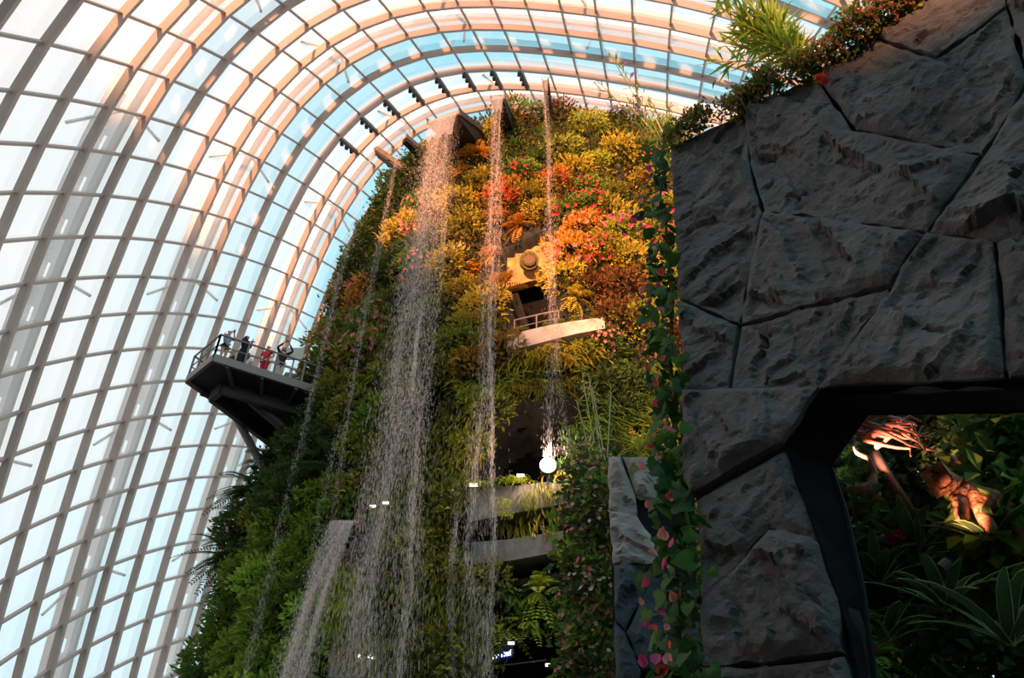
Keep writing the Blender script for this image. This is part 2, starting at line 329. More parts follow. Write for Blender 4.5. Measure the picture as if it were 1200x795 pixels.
DOME = [[(32.81,20.82,25.25),(29.84,18.58,28.16),(26.67,16.44,30.93),(23.33,14.43,33.50),(19.84,12.60,35.85),(16.24,10.98,37.92),(12.56,9.61,39.70),(8.84,8.50,41.16),(5.13,7.69,42.28),(1.47,7.17,43.05),(-2.11,6.96,43.47),(-5.57,7.03,43.54),(-8.89,7.39,43.28),(-12.04,8.00,42.69),(-15.01,8.85,41.80),(-17.78,9.91,40.63),(-20.35,11.15,39.19),(-22.72,12.54,37.53),(-24.88,14.06,35.66),(-26.84,15.69,33.60),(-28.60,17.41,31.40),(-30.17,19.20,29.07),(-31.55,21.06,26.63),(-32.77,22.96,24.11),(-33.81,24.89,21.53),(-34.70,26.83,18.89),(-35.45,28.78,16.21),(-36.05,30.71,13.49),(-36.53,32.60,10.74),(-36.90,34.46,7.96),(-37.15,36.25,5.17),(-37.31,38.00,2.37),(-37.38,39.67,-0.45),(-37.35,41.29,-3.27),(-37.25,42.83,-6.09),(-37.07,44.32,-8.91),(-36.82,45.74,-11.73),(-36.50,47.10,-14.54),(-36.11,48.41,-17.35),(-35.66,49.66,-20.16),(-35.14,50.85,-22.95)],
 [(33.02,21.82,26.75),(30.09,19.83,29.98),(26.95,17.94,33.05),(23.64,16.18,35.89),(20.18,14.59,38.47),(16.60,13.20,40.73),(12.95,12.02,42.64),(9.27,11.07,44.18),(5.61,10.38,45.34),(1.99,9.94,46.10),(-1.53,9.76,46.49),(-4.94,9.83,46.50),(-8.20,10.15,46.17),(-11.30,10.68,45.52),(-14.23,11.43,44.56),(-16.97,12.37,43.34),(-19.51,13.48,41.87),(-21.85,14.75,40.20),(-24.00,16.16,38.34),(-25.96,17.70,36.32),(-27.72,19.35,34.17),(-29.31,21.08,31.90),(-30.71,22.88,29.54),(-31.95,24.74,27.09),(-33.02,26.62,24.57),(-33.95,28.51,21.98),(-34.74,30.39,19.34),(-35.39,32.24,16.65),(-35.93,34.06,13.93),(-36.35,35.83,11.17),(-36.67,37.55,8.38),(-36.89,39.21,5.58),(-37.02,40.82,2.77),(-37.06,42.37,-0.05),(-37.02,43.86,-2.88),(-36.91,45.29,-5.72),(-36.73,46.67,-8.55),(-36.47,48.00,-11.39),(-36.15,49.27,-14.22),(-35.76,50.49,-17.05),(-35.31,51.65,-19.88)],
 [(33.23,22.91,28.36),(30.34,21.19,31.88),(27.24,19.57,35.21),(23.95,18.07,38.29),(20.51,16.73,41.05),(16.97,15.56,43.46),(13.35,14.57,45.48),(9.72,13.79,47.07),(6.10,13.21,48.23),(2.54,12.84,48.98),(-0.92,12.68,49.31),(-4.27,12.73,49.26),(-7.48,12.97,48.86),(-10.53,13.42,48.13),(-13.41,14.05,47.12),(-16.12,14.86,45.85),(-18.63,15.84,44.36),(-20.96,17.00,42.68),(-23.10,18.30,40.83),(-25.05,19.76,38.86),(-26.81,21.34,36.77),(-28.40,23.02,34.57),(-29.81,24.79,32.29),(-31.07,26.60,29.91),(-32.17,28.44,27.46),(-33.12,30.27,24.93),(-33.95,32.09,22.34),(-34.65,33.87,19.69),(-35.24,35.61,16.99),(-35.71,37.31,14.25),(-36.09,38.95,11.49),(-36.37,40.55,8.70),(-36.56,42.09,5.89),(-36.67,43.58,3.07),(-36.70,45.01,0.24),(-36.65,46.40,-2.60),(-36.53,47.73,-5.45),(-36.33,49.02,-8.29),(-36.08,50.25,-11.14),(-35.75,51.44,-13.99),(-35.36,52.58,-16.84)],
 [(33.45,24.13,30.06),(30.59,22.67,33.84),(27.51,21.32,37.40),(24.25,20.09,40.67),(20.85,18.99,43.59),(17.34,18.05,46.10),(13.77,17.26,48.18),(10.18,16.63,49.79),(6.62,16.16,50.95),(3.12,15.84,51.65),(-0.29,15.68,51.92),(-3.58,15.69,51.80),(-6.73,15.85,51.33),(-9.73,16.18,50.53),(-12.57,16.68,49.46),(-15.24,17.36,48.16),(-17.73,18.21,46.65),(-20.04,19.25,44.97),(-22.17,20.47,43.16),(-24.11,21.85,41.23),(-25.87,23.38,39.20),(-27.46,25.02,37.08),(-28.87,26.76,34.88),(-30.14,28.53,32.58),(-31.25,30.33,30.20),(-32.24,32.11,27.73),(-33.09,33.86,25.19),(-33.84,35.58,22.58),(-34.47,37.26,19.92),(-34.99,38.89,17.21),(-35.42,40.47,14.47),(-35.76,42.00,11.70),(-36.01,43.48,8.91),(-36.18,44.91,6.09),(-36.27,46.29,3.26),(-36.28,47.63,0.42),(-36.22,48.92,-2.43),(-36.09,50.16,-5.28),(-35.90,51.36,-8.14),(-35.64,52.51,-11.01),(-35.31,53.61,-13.87)],
 [(33.68,25.47,31.86),(30.84,24.28,35.86),(27.78,23.20,39.60),(24.55,22.23,43.01),(21.18,21.38,46.04),(17.71,20.66,48.62),(14.19,20.06,50.73),(10.66,19.58,52.34),(7.16,19.20,53.46),(3.72,18.92,54.11),(0.37,18.75,54.32),(-2.86,18.68,54.13),(-5.96,18.75,53.59),(-8.92,18.95,52.73),(-11.72,19.31,51.61),(-14.36,19.85,50.28),(-16.82,20.58,48.76),(-19.11,21.52,47.10),(-21.23,22.65,45.32),(-23.16,23.97,43.44),(-24.91,25.45,41.47),(-26.48,27.07,39.43),(-27.90,28.78,37.30),(-29.16,30.52,35.09),(-30.29,32.27,32.77),(-31.29,34.01,30.37),(-32.18,35.71,27.88),(-32.96,37.37,25.33),(-33.63,38.99,22.71),(-34.20,40.56,20.04),(-34.68,42.08,17.33),(-35.07,43.55,14.58),(-35.38,44.98,11.80),(-35.60,46.36,9.00),(-35.75,47.69,6.18),(-35.82,48.98,3.34),(-35.82,50.23,0.49),(-35.75,51.43,-2.37),(-35.62,52.59,-5.23),(-35.42,53.70,-8.10),(-35.16,54.76,-10.98)],
 [(33.90,26.96,33.77),(31.08,26.03,37.93),(28.05,25.20,41.80),(24.84,24.49,45.31),(21.50,23.88,48.40),(18.08,23.37,51.01),(14.61,22.95,53.11),(11.14,22.59,54.70),(7.70,22.29,55.77),(4.33,22.04,56.36),(1.05,21.84,56.51),(-2.12,21.70,56.25),(-5.17,21.65,55.64),(-8.09,21.72,54.73),(-10.85,21.94,53.57),(-13.46,22.34,52.22),(-15.90,22.94,50.70),(-18.18,23.78,49.06),(-20.27,24.83,47.31),(-22.19,26.11,45.48),(-23.93,27.56,43.59),(-25.49,29.16,41.62),(-26.90,30.84,39.56),(-28.16,32.56,37.42),(-29.29,34.27,35.18),(-30.31,35.96,32.85),(-31.22,37.62,30.42),(-32.02,39.23,27.92),(-32.73,40.80,25.35),(-33.34,42.32,22.72),(-33.86,43.79,20.04),(-34.30,45.21,17.32),(-34.66,46.59,14.56),(-34.94,47.92,11.78),(-35.14,49.21,8.97),(-35.27,50.45,6.14),(-35.33,51.66,3.30),(-35.32,52.82,0.44),(-35.24,53.93,-2.42),(-35.10,55.00,-5.29),(-34.90,56.03,-8.18)],
 [(34.12,28.61,35.77),(31.31,27.93,40.04),(28.30,27.34,43.99),(25.12,26.86,47.54),(21.82,26.46,50.64),(18.44,26.15,53.24),(15.03,25.89,55.30),(11.63,25.65,56.84),(8.26,25.41,57.86),(4.96,25.17,58.39),(1.74,24.93,58.47),(-1.38,24.71,58.15),(-4.38,24.54,57.49),(-7.25,24.46,56.54),(-9.98,24.54,55.36),(-12.56,24.80,53.99),(-14.98,25.29,52.48),(-17.24,26.03,50.86),(-19.32,27.03,49.16),(-21.22,28.27,47.38),(-22.94,29.70,45.54),(-24.49,31.28,43.64),(-25.88,32.93,41.66),(-27.14,34.62,39.59),(-28.27,36.31,37.42),(-29.29,37.97,35.16),(-30.21,39.59,32.80),(-31.04,41.16,30.36),(-31.77,42.69,27.84),(-32.42,44.17,25.26),(-32.98,45.59,22.62),(-33.47,46.97,19.92),(-33.87,48.30,17.19),(-34.20,49.59,14.42),(-34.45,50.84,11.63),(-34.63,52.04,8.81),(-34.74,53.20,5.98),(-34.79,54.32,3.14),(-34.77,55.39,0.28),(-34.69,56.42,-2.59),(-34.54,57.40,-5.48)],
 [(34.34,30.44,37.86),(31.54,29.98,42.19),(28.54,29.61,46.15),(25.38,29.33,49.69),(22.12,29.13,52.75),(18.80,28.98,55.29),(15.45,28.85,57.30),(12.12,28.71,58.78),(8.82,28.52,59.73),(5.58,28.28,60.20),(2.42,27.99,60.22),(-0.63,27.68,59.85),(-3.58,27.39,59.15),(-6.41,27.18,58.18),(-9.10,27.12,56.98),(-11.66,27.25,55.61),(-14.06,27.63,54.11),(-16.30,28.29,52.52),(-18.37,29.24,50.85),(-20.25,30.44,49.13),(-21.96,31.86,47.35),(-23.49,33.42,45.51),(-24.86,35.05,43.59),(-26.10,36.72,41.59),(-27.22,38.38,39.50),(-28.24,40.02,37.31),(-29.17,41.61,35.02),(-30.01,43.16,32.64),(-30.77,44.66,30.18),(-31.44,46.10,27.64),(-32.04,47.49,25.03),(-32.57,48.83,22.37),(-33.01,50.12,19.66),(-33.39,51.37,16.92),(-33.69,52.58,14.14),(-33.92,53.74,11.34),(-34.08,54.86,8.53),(-34.18,55.93,5.70),(-34.21,56.96,2.85),(-34.18,57.94,-0.02),(-34.10,58.88,-2.90)],
 [(34.56,32.46,40.03),(31.75,32.19,44.35),(28.77,32.01,48.28),(25.64,31.90,51.75),(22.42,31.85,54.72),(19.15,31.82,57.18),(15.87,31.80,59.10),(12.60,31.73,60.49),(9.37,31.58,61.38),(6.20,31.33,61.79),(3.11,31.00,61.76),(0.11,30.60,61.36),(-2.78,30.20,60.64),(-5.56,29.87,59.65),(-8.22,29.68,58.46),(-10.75,29.69,57.10),(-13.14,29.97,55.62),(-15.37,30.56,54.05),(-17.42,31.47,52.42),(-19.29,32.65,50.74),(-20.97,34.05,49.01),(-22.48,35.59,47.23),(-23.83,37.21,45.38),(-25.05,38.86,43.45),(-26.16,40.51,41.43),(-27.17,42.13,39.31),(-28.10,43.71,37.09),(-28.95,45.23,34.77),(-29.72,46.70,32.36),(-30.42,48.11,29.87),(-31.05,49.47,27.30),(-31.61,50.78,24.66),(-32.09,52.04,21.98),(-32.51,53.26,19.26),(-32.85,54.42,16.51),(-33.13,55.54,13.73),(-33.34,56.62,10.94),(-33.48,57.65,8.12),(-33.57,58.63,5.28),(-33.59,59.57,2.43),(-33.56,60.47,-0.45)],
 [(34.75,34.67,42.26),(31.95,34.57,46.51),(28.98,34.54,50.34),(25.88,34.56,53.70),(22.70,34.61,56.55),(19.49,34.68,58.88),(16.27,34.72,60.69),(13.08,34.70,62.00),(9.93,34.56,62.81),(6.83,34.30,63.16),(3.80,33.91,63.10),(0.86,33.45,62.68),(-1.97,32.96,61.96),(-4.70,32.52,60.98),(-7.33,32.22,59.81),(-9.83,32.13,58.47),(-12.21,32.33,57.01),(-14.43,32.86,55.47),(-16.47,33.73,53.88),(-18.32,34.89,52.24),(-19.98,36.27,50.56),(-21.46,37.80,48.83),(-22.79,39.41,47.03),(-23.98,41.05,45.17),(-25.07,42.69,43.21),(-26.07,44.30,41.16),(-27.00,45.86,39.00),(-27.85,47.37,36.74),(-28.64,48.82,34.38),(-29.36,50.21,31.93),(-30.01,51.55,29.40),(-30.60,52.83,26.80),(-31.12,54.06,24.14),(-31.57,55.24,21.44),(-31.95,56.37,18.72),(-32.27,57.45,15.97),(-32.52,58.48,13.19),(-32.71,59.47,10.40),(-32.85,60.41,7.58),(-32.92,61.31,4.73),(-32.94,62.16,1.86)],
 [(34.93,37.08,44.52),(32.13,37.11,48.64),(29.18,37.19,52.32),(26.12,37.30,55.53),(22.99,37.42,58.22),(19.83,37.53,60.41),(16.68,37.59,62.10),(13.56,37.58,63.30),(10.48,37.43,64.04),(7.45,37.15,64.34),(4.49,36.73,64.26),(1.62,36.21,63.84),(-1.16,35.66,63.13),(-3.84,35.14,62.18),(-6.43,34.76,61.03),(-8.91,34.59,59.73),(-11.27,34.72,58.31),(-13.48,35.21,56.80),(-15.51,36.04,55.23),(-17.34,37.18,53.63),(-18.98,38.55,51.99),(-20.43,40.07,50.31),(-21.73,41.68,48.57),(-22.90,43.31,46.76),(-23.97,44.93,44.86),(-24.96,46.53,42.86),(-25.87,48.09,40.76),(-26.73,49.59,38.55),(-27.52,51.03,36.24),(-28.26,52.40,33.83),(-28.93,53.71,31.33),(-29.55,54.97,28.76),(-30.09,56.17,26.13),(-30.58,57.31,23.47),(-30.99,58.41,20.77),(-31.34,59.45,18.04),(-31.64,60.45,15.29),(-31.87,61.39,12.52),(-32.05,62.29,9.72),(-32.17,63.15,6.89),(-32.24,63.96,4.03)],
 [(35.08,39.68,46.78),(32.29,39.80,50.72),(29.36,39.95,54.21),(26.34,40.10,57.22),(23.27,40.24,59.74),(20.17,40.36,61.77),(17.09,40.41,63.32),(14.04,40.36,64.42),(11.03,40.20,65.08),(8.08,39.89,65.35),(5.19,39.44,65.26),(2.38,38.89,64.85),(-0.34,38.29,64.16),(-2.98,37.73,63.25),(-5.52,37.29,62.15),(-7.98,37.08,60.89),(-10.32,37.17,59.51),(-12.51,37.61,58.04),(-14.53,38.42,56.51),(-16.34,39.54,54.94),(-17.95,40.90,53.33),(-19.38,42.41,51.69),(-20.65,44.00,49.99),(-21.80,45.63,48.22),(-22.85,47.24,46.37),(-23.82,48.83,44.42),(-24.73,50.38,42.37),(-25.58,51.87,40.20),(-26.38,53.30,37.93),(-27.12,54.67,35.56),(-27.81,55.96,33.10),(-28.45,57.19,30.56),(-29.02,58.36,27.97),(-29.53,59.48,25.33),(-29.98,60.54,22.66),(-30.36,61.55,19.96),(-30.69,62.51,17.23),(-30.96,63.41,14.48),(-31.18,64.28,11.70),(-31.35,65.09,8.89),(-31.46,65.86,6.05)],
 [(35.20,42.47,49.01),(32.43,42.63,52.71),(29.53,42.79,55.97),(26.56,42.94,58.77),(23.54,43.07,61.10),(20.52,43.15,62.96),(17.50,43.16,64.38),(14.53,43.06,65.37),(11.59,42.85,65.97),(8.71,42.51,66.21),(5.90,42.04,66.11),(3.16,41.48,65.72),(0.49,40.87,65.08),(-2.10,40.29,64.21),(-4.61,39.84,63.16),(-7.03,39.61,61.96),(-9.34,39.67,60.63),(-11.51,40.09,59.20),(-13.51,40.88,57.71),(-15.30,41.98,56.16),(-16.89,43.32,54.58),(-18.30,44.82,52.97),(-19.55,46.40,51.30),(-20.68,48.01,49.57),(-21.72,49.61,47.75),(-22.68,51.20,45.84),(-23.58,52.74,43.82),(-24.42,54.22,41.69),(-25.22,55.65,39.46),(-25.96,57.00,37.12),(-26.66,58.28,34.70),(-27.31,59.49,32.20),(-27.91,60.64,29.64),(-28.44,61.72,27.03),(-28.91,62.75,24.38),(-29.33,63.73,21.71),(-29.69,64.66,19.01),(-29.99,65.53,16.28),(-30.25,66.36,13.52),(-30.45,67.14,10.73),(-30.60,67.87,7.91)],
 [(35.29,45.41,51.16),(32.54,45.56,54.59),(29.68,45.70,57.60),(26.76,45.81,60.17),(23.82,45.88,62.30),(20.86,45.89,63.99),(17.93,45.83,65.28),(15.02,45.67,66.18),(12.16,45.41,66.72),(9.36,45.03,66.93),(6.61,44.55,66.84),(3.93,43.98,66.47),(1.32,43.39,65.87),(-1.22,42.83,65.06),(-3.69,42.40,64.08),(-6.07,42.18,62.93),(-8.34,42.25,61.66),(-10.48,42.66,60.28),(-12.45,43.42,58.83),(-14.22,44.50,57.31),(-15.80,45.82,55.75),(-17.19,47.29,54.16),(-18.43,48.85,52.51),(-19.55,50.45,50.79),(-20.57,52.04,48.99),(-21.52,53.61,47.10),(-22.41,55.14,45.11),(-23.25,56.63,43.02),(-24.04,58.05,40.82),(-24.78,59.39,38.52),(-25.49,60.67,36.14),(-26.14,61.86,33.67),(-26.75,62.99,31.14),(-27.30,64.05,28.56),(-27.80,65.05,25.94),(-28.24,66.00,23.30),(-28.63,66.90,20.62),(-28.96,67.74,17.92),(-29.25,68.54,15.18),(-29.48,69.28,12.42),(-29.67,69.98,9.62)],
 [(35.33,48.49,53.20),(32.61,48.58,56.34),(29.81,48.64,59.07),(26.96,48.66,61.41),(24.09,48.65,63.33),(21.21,48.57,64.87),(18.35,48.42,66.04),(15.52,48.19,66.85),(12.74,47.86,67.34),(10.01,47.45,67.53),(7.33,46.96,67.45),(4.71,46.41,67.12),(2.15,45.85,66.57),(-0.34,45.35,65.81),(-2.76,44.97,64.89),(-5.10,44.79,63.81),(-7.33,44.89,62.60),(-9.42,45.31,61.28),(-11.35,46.06,59.86),(-13.10,47.10,58.38),(-14.66,48.38,56.84),(-16.05,49.82,55.25),(-17.28,51.36,53.60),(-18.40,52.93,51.89),(-19.41,54.51,50.10),(-20.35,56.07,48.23),(-21.24,57.60,46.26),(-22.06,59.07,44.19),(-22.85,60.49,42.02),(-23.59,61.83,39.76),(-24.29,63.10,37.40),(-24.95,64.29,34.97),(-25.56,65.41,32.48),(-26.12,66.45,29.93),(-26.64,67.44,27.34),(-27.10,68.36,24.72),(-27.51,69.23,22.07),(-27.87,70.05,19.39),(-28.18,70.81,16.68),(-28.45,71.53,13.94),(-28.67,72.19,11.17)],
 [(35.33,51.67,55.09),(32.66,51.64,57.92),(29.93,51.58,60.38),(27.15,51.49,62.48),(24.36,51.36,64.22),(21.56,51.17,65.61),(18.78,50.92,66.67),(16.03,50.61,67.41),(13.32,50.23,67.86),(10.66,49.78,68.04),(8.04,49.29,67.97),(5.48,48.77,67.67),(2.97,48.27,67.16),(0.53,47.85,66.47),(-1.84,47.55,65.61),(-4.12,47.45,64.59),(-6.29,47.61,63.44),(-8.34,48.05,62.17),(-10.23,48.78,60.80),(-11.95,49.79,59.35),(-13.50,51.02,57.82),(-14.88,52.41,56.23),(-16.12,53.91,54.59),(-17.23,55.45,52.87),(-18.25,57.01,51.08),(-19.18,58.56,49.21),(-20.05,60.08,47.25),(-20.87,61.55,45.20),(-21.65,62.97,43.06),(-22.38,64.31,40.83),(-23.07,65.58,38.51),(-23.72,66.77,36.12),(-24.34,67.88,33.66),(-24.91,68.92,31.14),(-25.43,69.89,28.58),(-25.91,70.80,25.99),(-26.34,71.65,23.36),(-26.72,72.44,20.71),(-27.05,73.18,18.02),(-27.35,73.87,15.31),(-27.60,74.50,12.56)],
 [(35.28,54.90,56.81),(32.68,54.72,59.33),(30.03,54.51,61.52),(27.34,54.28,63.40),(24.63,54.00,64.96),(21.92,53.69,66.22),(19.22,53.34,67.18),(16.54,52.94,67.86),(13.91,52.51,68.28),(11.30,52.04,68.45),(8.75,51.56,68.40),(6.24,51.09,68.13),(3.80,50.67,67.67),(1.41,50.34,67.04),(-0.90,50.15,66.23),(-3.12,50.15,65.27),(-5.24,50.37,64.18),(-7.23,50.85,62.96),(-9.08,51.58,61.64),(-10.77,52.55,60.21),(-12.31,53.72,58.70),(-13.69,55.06,57.12),(-14.93,56.50,55.46),(-16.05,58.01,53.74),(-17.07,59.55,51.94),(-18.00,61.08,50.07),(-18.87,62.59,48.12),(-19.68,64.06,46.08),(-20.44,65.47,43.95),(-21.16,66.82,41.74),(-21.84,68.09,39.46),(-22.48,69.28,37.09),(-23.09,70.40,34.67),(-23.65,71.44,32.19),(-24.18,72.41,29.66),(-24.66,73.31,27.10),(-25.11,74.15,24.50),(-25.50,74.92,21.87),(-25.86,75.64,19.21),(-26.18,76.30,16.52),(-26.45,76.90,13.80)],
 [(35.19,58.16,58.34),(32.68,57.79,60.55),(30.11,57.40,62.50),(27.51,57.00,64.17),(24.89,56.57,65.57),(22.27,56.13,66.71),(19.65,55.67,67.59),(17.06,55.19,68.22),(14.49,54.71,68.61),(11.95,54.23,68.79),(9.46,53.78,68.75),(7.01,53.37,68.52),(4.62,53.05,68.10),(2.29,52.83,67.51),(0.04,52.77,66.76),(-2.11,52.87,65.86),(-4.16,53.18,64.82),(-6.10,53.70,63.65),(-7.90,54.44,62.36),(-9.56,55.38,60.96),(-11.08,56.50,59.47),(-12.47,57.78,57.89),(-13.72,59.16,56.23),(-14.85,60.62,54.49),(-15.87,62.12,52.68),(-16.81,63.63,50.80),(-17.67,65.13,48.84),(-18.47,66.59,46.81),(-19.22,68.00,44.70),(-19.93,69.35,42.51),(-20.59,70.63,40.24),(-21.22,71.83,37.91),(-21.81,72.96,35.52),(-22.37,74.01,33.07),(-22.89,74.99,30.58),(-23.37,75.89,28.04),(-23.82,76.72,25.47),(-24.23,77.49,22.87),(-24.60,78.18,20.23),(-24.94,78.82,17.57),(-25.24,79.39,14.88)],
 [(35.05,61.40,59.66),(32.64,60.81,61.59),(30.18,60.23,63.31),(27.68,59.64,64.80),(25.16,59.06,66.06),(22.63,58.47,67.09),(20.09,57.90,67.90),(17.57,57.35,68.49),(15.07,56.83,68.87),(12.59,56.36,69.05),(10.16,55.95,69.04),(7.77,55.63,68.84),(5.44,55.41,68.46),(3.18,55.33,67.91),(1.00,55.39,67.20),(-1.09,55.62,66.35),(-3.07,56.02,65.35),(-4.94,56.60,64.22),(-6.70,57.35,62.96),(-8.33,58.28,61.59),(-9.84,59.35,60.12),(-11.22,60.57,58.54),(-12.48,61.88,56.88),(-13.62,63.29,55.13),(-14.66,64.74,53.31),(-15.60,66.21,51.41),(-16.47,67.69,49.45),(-17.26,69.14,47.41),(-18.00,70.54,45.30),(-18.69,71.90,43.12),(-19.34,73.20,40.88),(-19.94,74.42,38.57),(-20.51,75.56,36.21),(-21.05,76.63,33.80),(-21.56,77.62,31.34),(-22.04,78.53,28.83),(-22.48,79.36,26.29),(-22.89,80.12,23.71),(-23.28,80.80,21.11),(-23.63,81.42,18.47),(-23.95,81.96,15.80)],
 [(34.89,64.59,60.77),(32.59,63.78,62.46),(30.24,62.99,63.97),(27.85,62.21,65.29),(25.43,61.45,66.43),(22.98,60.73,67.38),(20.53,60.05,68.13),(18.08,59.43,68.69),(15.64,58.89,69.07),(13.23,58.43,69.25),(10.86,58.09,69.26),(8.53,57.86,69.08),(6.27,57.77,68.74),(4.08,57.83,68.22),(1.97,58.03,67.55),(-0.04,58.39,66.73),(-1.96,58.89,65.77),(-3.77,59.53,64.67),(-5.48,60.32,63.45),(-7.08,61.23,62.10),(-8.56,62.27,60.64),(-9.94,63.42,59.08),(-11.21,64.67,57.41),(-12.36,66.01,55.66),(-13.42,67.40,53.82),(-14.38,68.82,51.91),(-15.25,70.27,49.92),(-16.04,71.70,47.87),(-16.77,73.11,45.76),(-17.45,74.47,43.59),(-18.07,75.78,41.36),(-18.65,77.03,39.07),(-19.19,78.20,36.74),(-19.71,79.29,34.36),(-20.20,80.30,31.93),(-20.66,81.22,29.46),(-21.09,82.06,26.95),(-21.50,82.82,24.40),(-21.89,83.49,21.82),(-22.25,84.09,19.21),(-22.59,84.60,16.56)],
 [(34.69,67.70,61.68),(32.52,66.67,63.15),(30.29,65.66,64.48),(28.01,64.68,65.67),(25.69,63.76,66.71),(23.34,62.89,67.58),(20.97,62.11,68.29),(18.59,61.43,68.83),(16.22,60.87,69.20),(13.87,60.45,69.39),(11.56,60.19,69.41),(9.30,60.08,69.26),(7.10,60.13,68.94),(4.99,60.34,68.46),(2.96,60.69,67.81),(1.02,61.18,67.02),(-0.83,61.79,66.08),(-2.58,62.51,65.01),(-4.24,63.33,63.81),(-5.80,64.25,62.48),(-7.27,65.25,61.04),(-8.64,66.35,59.49),(-9.91,67.53,57.83),(-11.08,68.78,56.07),(-12.16,70.10,54.22),(-13.13,71.47,52.28),(-14.02,72.87,50.28),(-14.82,74.28,48.21),(-15.54,75.69,46.09),(-16.19,77.06,43.91),(-16.79,78.39,41.69),(-17.34,79.66,39.42),(-17.85,80.86,37.11),(-18.34,81.98,34.75),(-18.79,83.02,32.36),(-19.23,83.96,29.92),(-19.65,84.81,27.44),(-20.05,85.57,24.93),(-20.44,86.24,22.38),(-20.81,86.82,19.79),(-21.17,87.31,17.16)]]
# ------------------------------------------------------------------ the glass dome (grid nodes in metres, [arch][purlin])
G = np.array(DOME); NI, NJ = G.shape[:2]; I0, J0 = -4, -20
EC, EA, EPS = np.array([13.632,64.846,-8.163]), np.array([43.406,82.487,77.725]), -0.4129
def dome_normal(p):
    k, s = math.cos(EPS), math.sin(EPS); R = np.array([[k, s, 0], [-s, k, 0], [0, 0, 1]])
    v = (((p-EC) @ R.T)/EA**2) @ R
    return v/np.linalg.norm(v, axis=-1, keepdims=True)
def snap(p):
    k, s = math.cos(EPS), math.sin(EPS); R = np.array([[k, s, 0], [-s, k, 0], [0, 0, 1]])
    w = ((p-EC) @ R.T)/EA; w /= np.linalg.norm(w, axis=-1, keepdims=True); return (w*EA) @ R + EC
for _ in range(20):                                # carry every arch on down the far side, in even steps along the shell
    d_ = G[:, 0]-G[:, 1]; d_ /= np.linalg.norm(d_, axis=1)[:, None]
    G = np.concatenate([snap(G[:, 0]+d_*3.0)[:, None], G], axis=1); J0 -= 1
NJ = G.shape[1]
GN = dome_normal(G)
TJ = np.gradient(G, axis=1); TJ /= np.linalg.norm(TJ, axis=2)[..., None]
TI = np.gradient(G, axis=0); TI /= np.linalg.norm(TI, axis=2)[..., None]
GOOD = G[..., 2] > -1.6
dome = empty('ceiling', (0, 40, 0)); tag(dome, 'curved glass and steel gridshell dome over the garden', kind='structure')
DO = np.array([0, 40, 0.0])
def strip(pts, nrm, side, w, d0, d1, name, mat, parent, off=DO):
    """a bent rectangular bar: w wide along `side`, from d0 to d1 along the outward normal"""
    q = [pts - side*w/2 + nrm*d0, pts + side*w/2 + nrm*d0, pts + side*w/2 + nrm*d1, pts - side*w/2 + nrm*d1]
    n = len(pts); V = np.stack(q, 1).reshape(-1, 3) - off
    f = [(k*4+i, k*4+(i+1) % 4, k*4+4+(i+1) % 4, k*4+4+i) for k in range(n-1) for i in range(4)] + [(3, 2, 1, 0), (n*4-4, n*4-3, n*4-2, n*4-1)]
    mb = MB().raw(V, f); return mb.obj(name, mat, parent)
for i in range(NI):
    k = GOOD[i]
    side = np.cross(TJ[i], GN[i]); side /= np.linalg.norm(side, axis=1)[:, None]
    strip(G[i][k], GN[i][k], side[k], .24, -.62, 0, 'arch_beam', M_STEEL, dome)
for j in range(NJ):
    k = GOOD[:, j]
    if k.sum() < 3: continue
    side = np.cross(TI[:, j], GN[:, j]); side /= np.linalg.norm(side, axis=1)[:, None]
    strip(G[:, j][k], GN[:, j][k], side[k], .17, -.34, -.02, 'purlin', M_STEEL, dome)
panes = []
for i in range(NI-1):
    for j in range(NJ-1):
        if not GOOD[i:i+2, j:j+2].all(): continue
        q = np.array([G[i, j], G[i+1, j], G[i+1, j+1], G[i, j+1]]) + GN[i, j]*.05
        c = q.mean(0); q = c + (q-c)*.975
        p = px(c); vis = -25 < p[0] < 1225 and -25 < p[1] < 820 and not (p[0] > 830 and p[1] > 120) and not (p[0] > 520 and p[1] > 150)
        panes.append((0 if vis else 1, np.linalg.norm(c), q, c))
panes.sort(key=lambda t: t[:2])
far = MB()
for n, (v, dd, q, c) in enumerate(panes):
    if n < 299 and v == 0:
        me = mesh_np('glass_pane', q-c, [(0, 1, 2, 3)]); obj('glass_pane', me, M_GLASS, dome, c-DO)
    else: far.raw(q-DO, [(0, 1, 2, 3)])
tag(far.obj('glass_pane_remainder', M_GLASS, dome), kind='stuff')
# opening vents near the crown: dark actuator arms under the purlins
for j in (-8, -7, -6, -5, -4, -3, -2, -1):
    a = G[8-I0, j-J0]; b = G[9-I0, j-J0]; n = GN[8-I0, j-J0]; t = TJ[8-I0, j-J0]
    mb = MB().bar(a-n*.5+t*.22-DO, b-n*.5+t*.22-DO, .26, .34, n)
    for s in (.2, .45, .7): mb.box(a*(1-s)+b*s-n*.55+t*.42-DO, (.28, .28, .28))
    mb.obj('vent_arm', M_DARKSTEEL, dome)
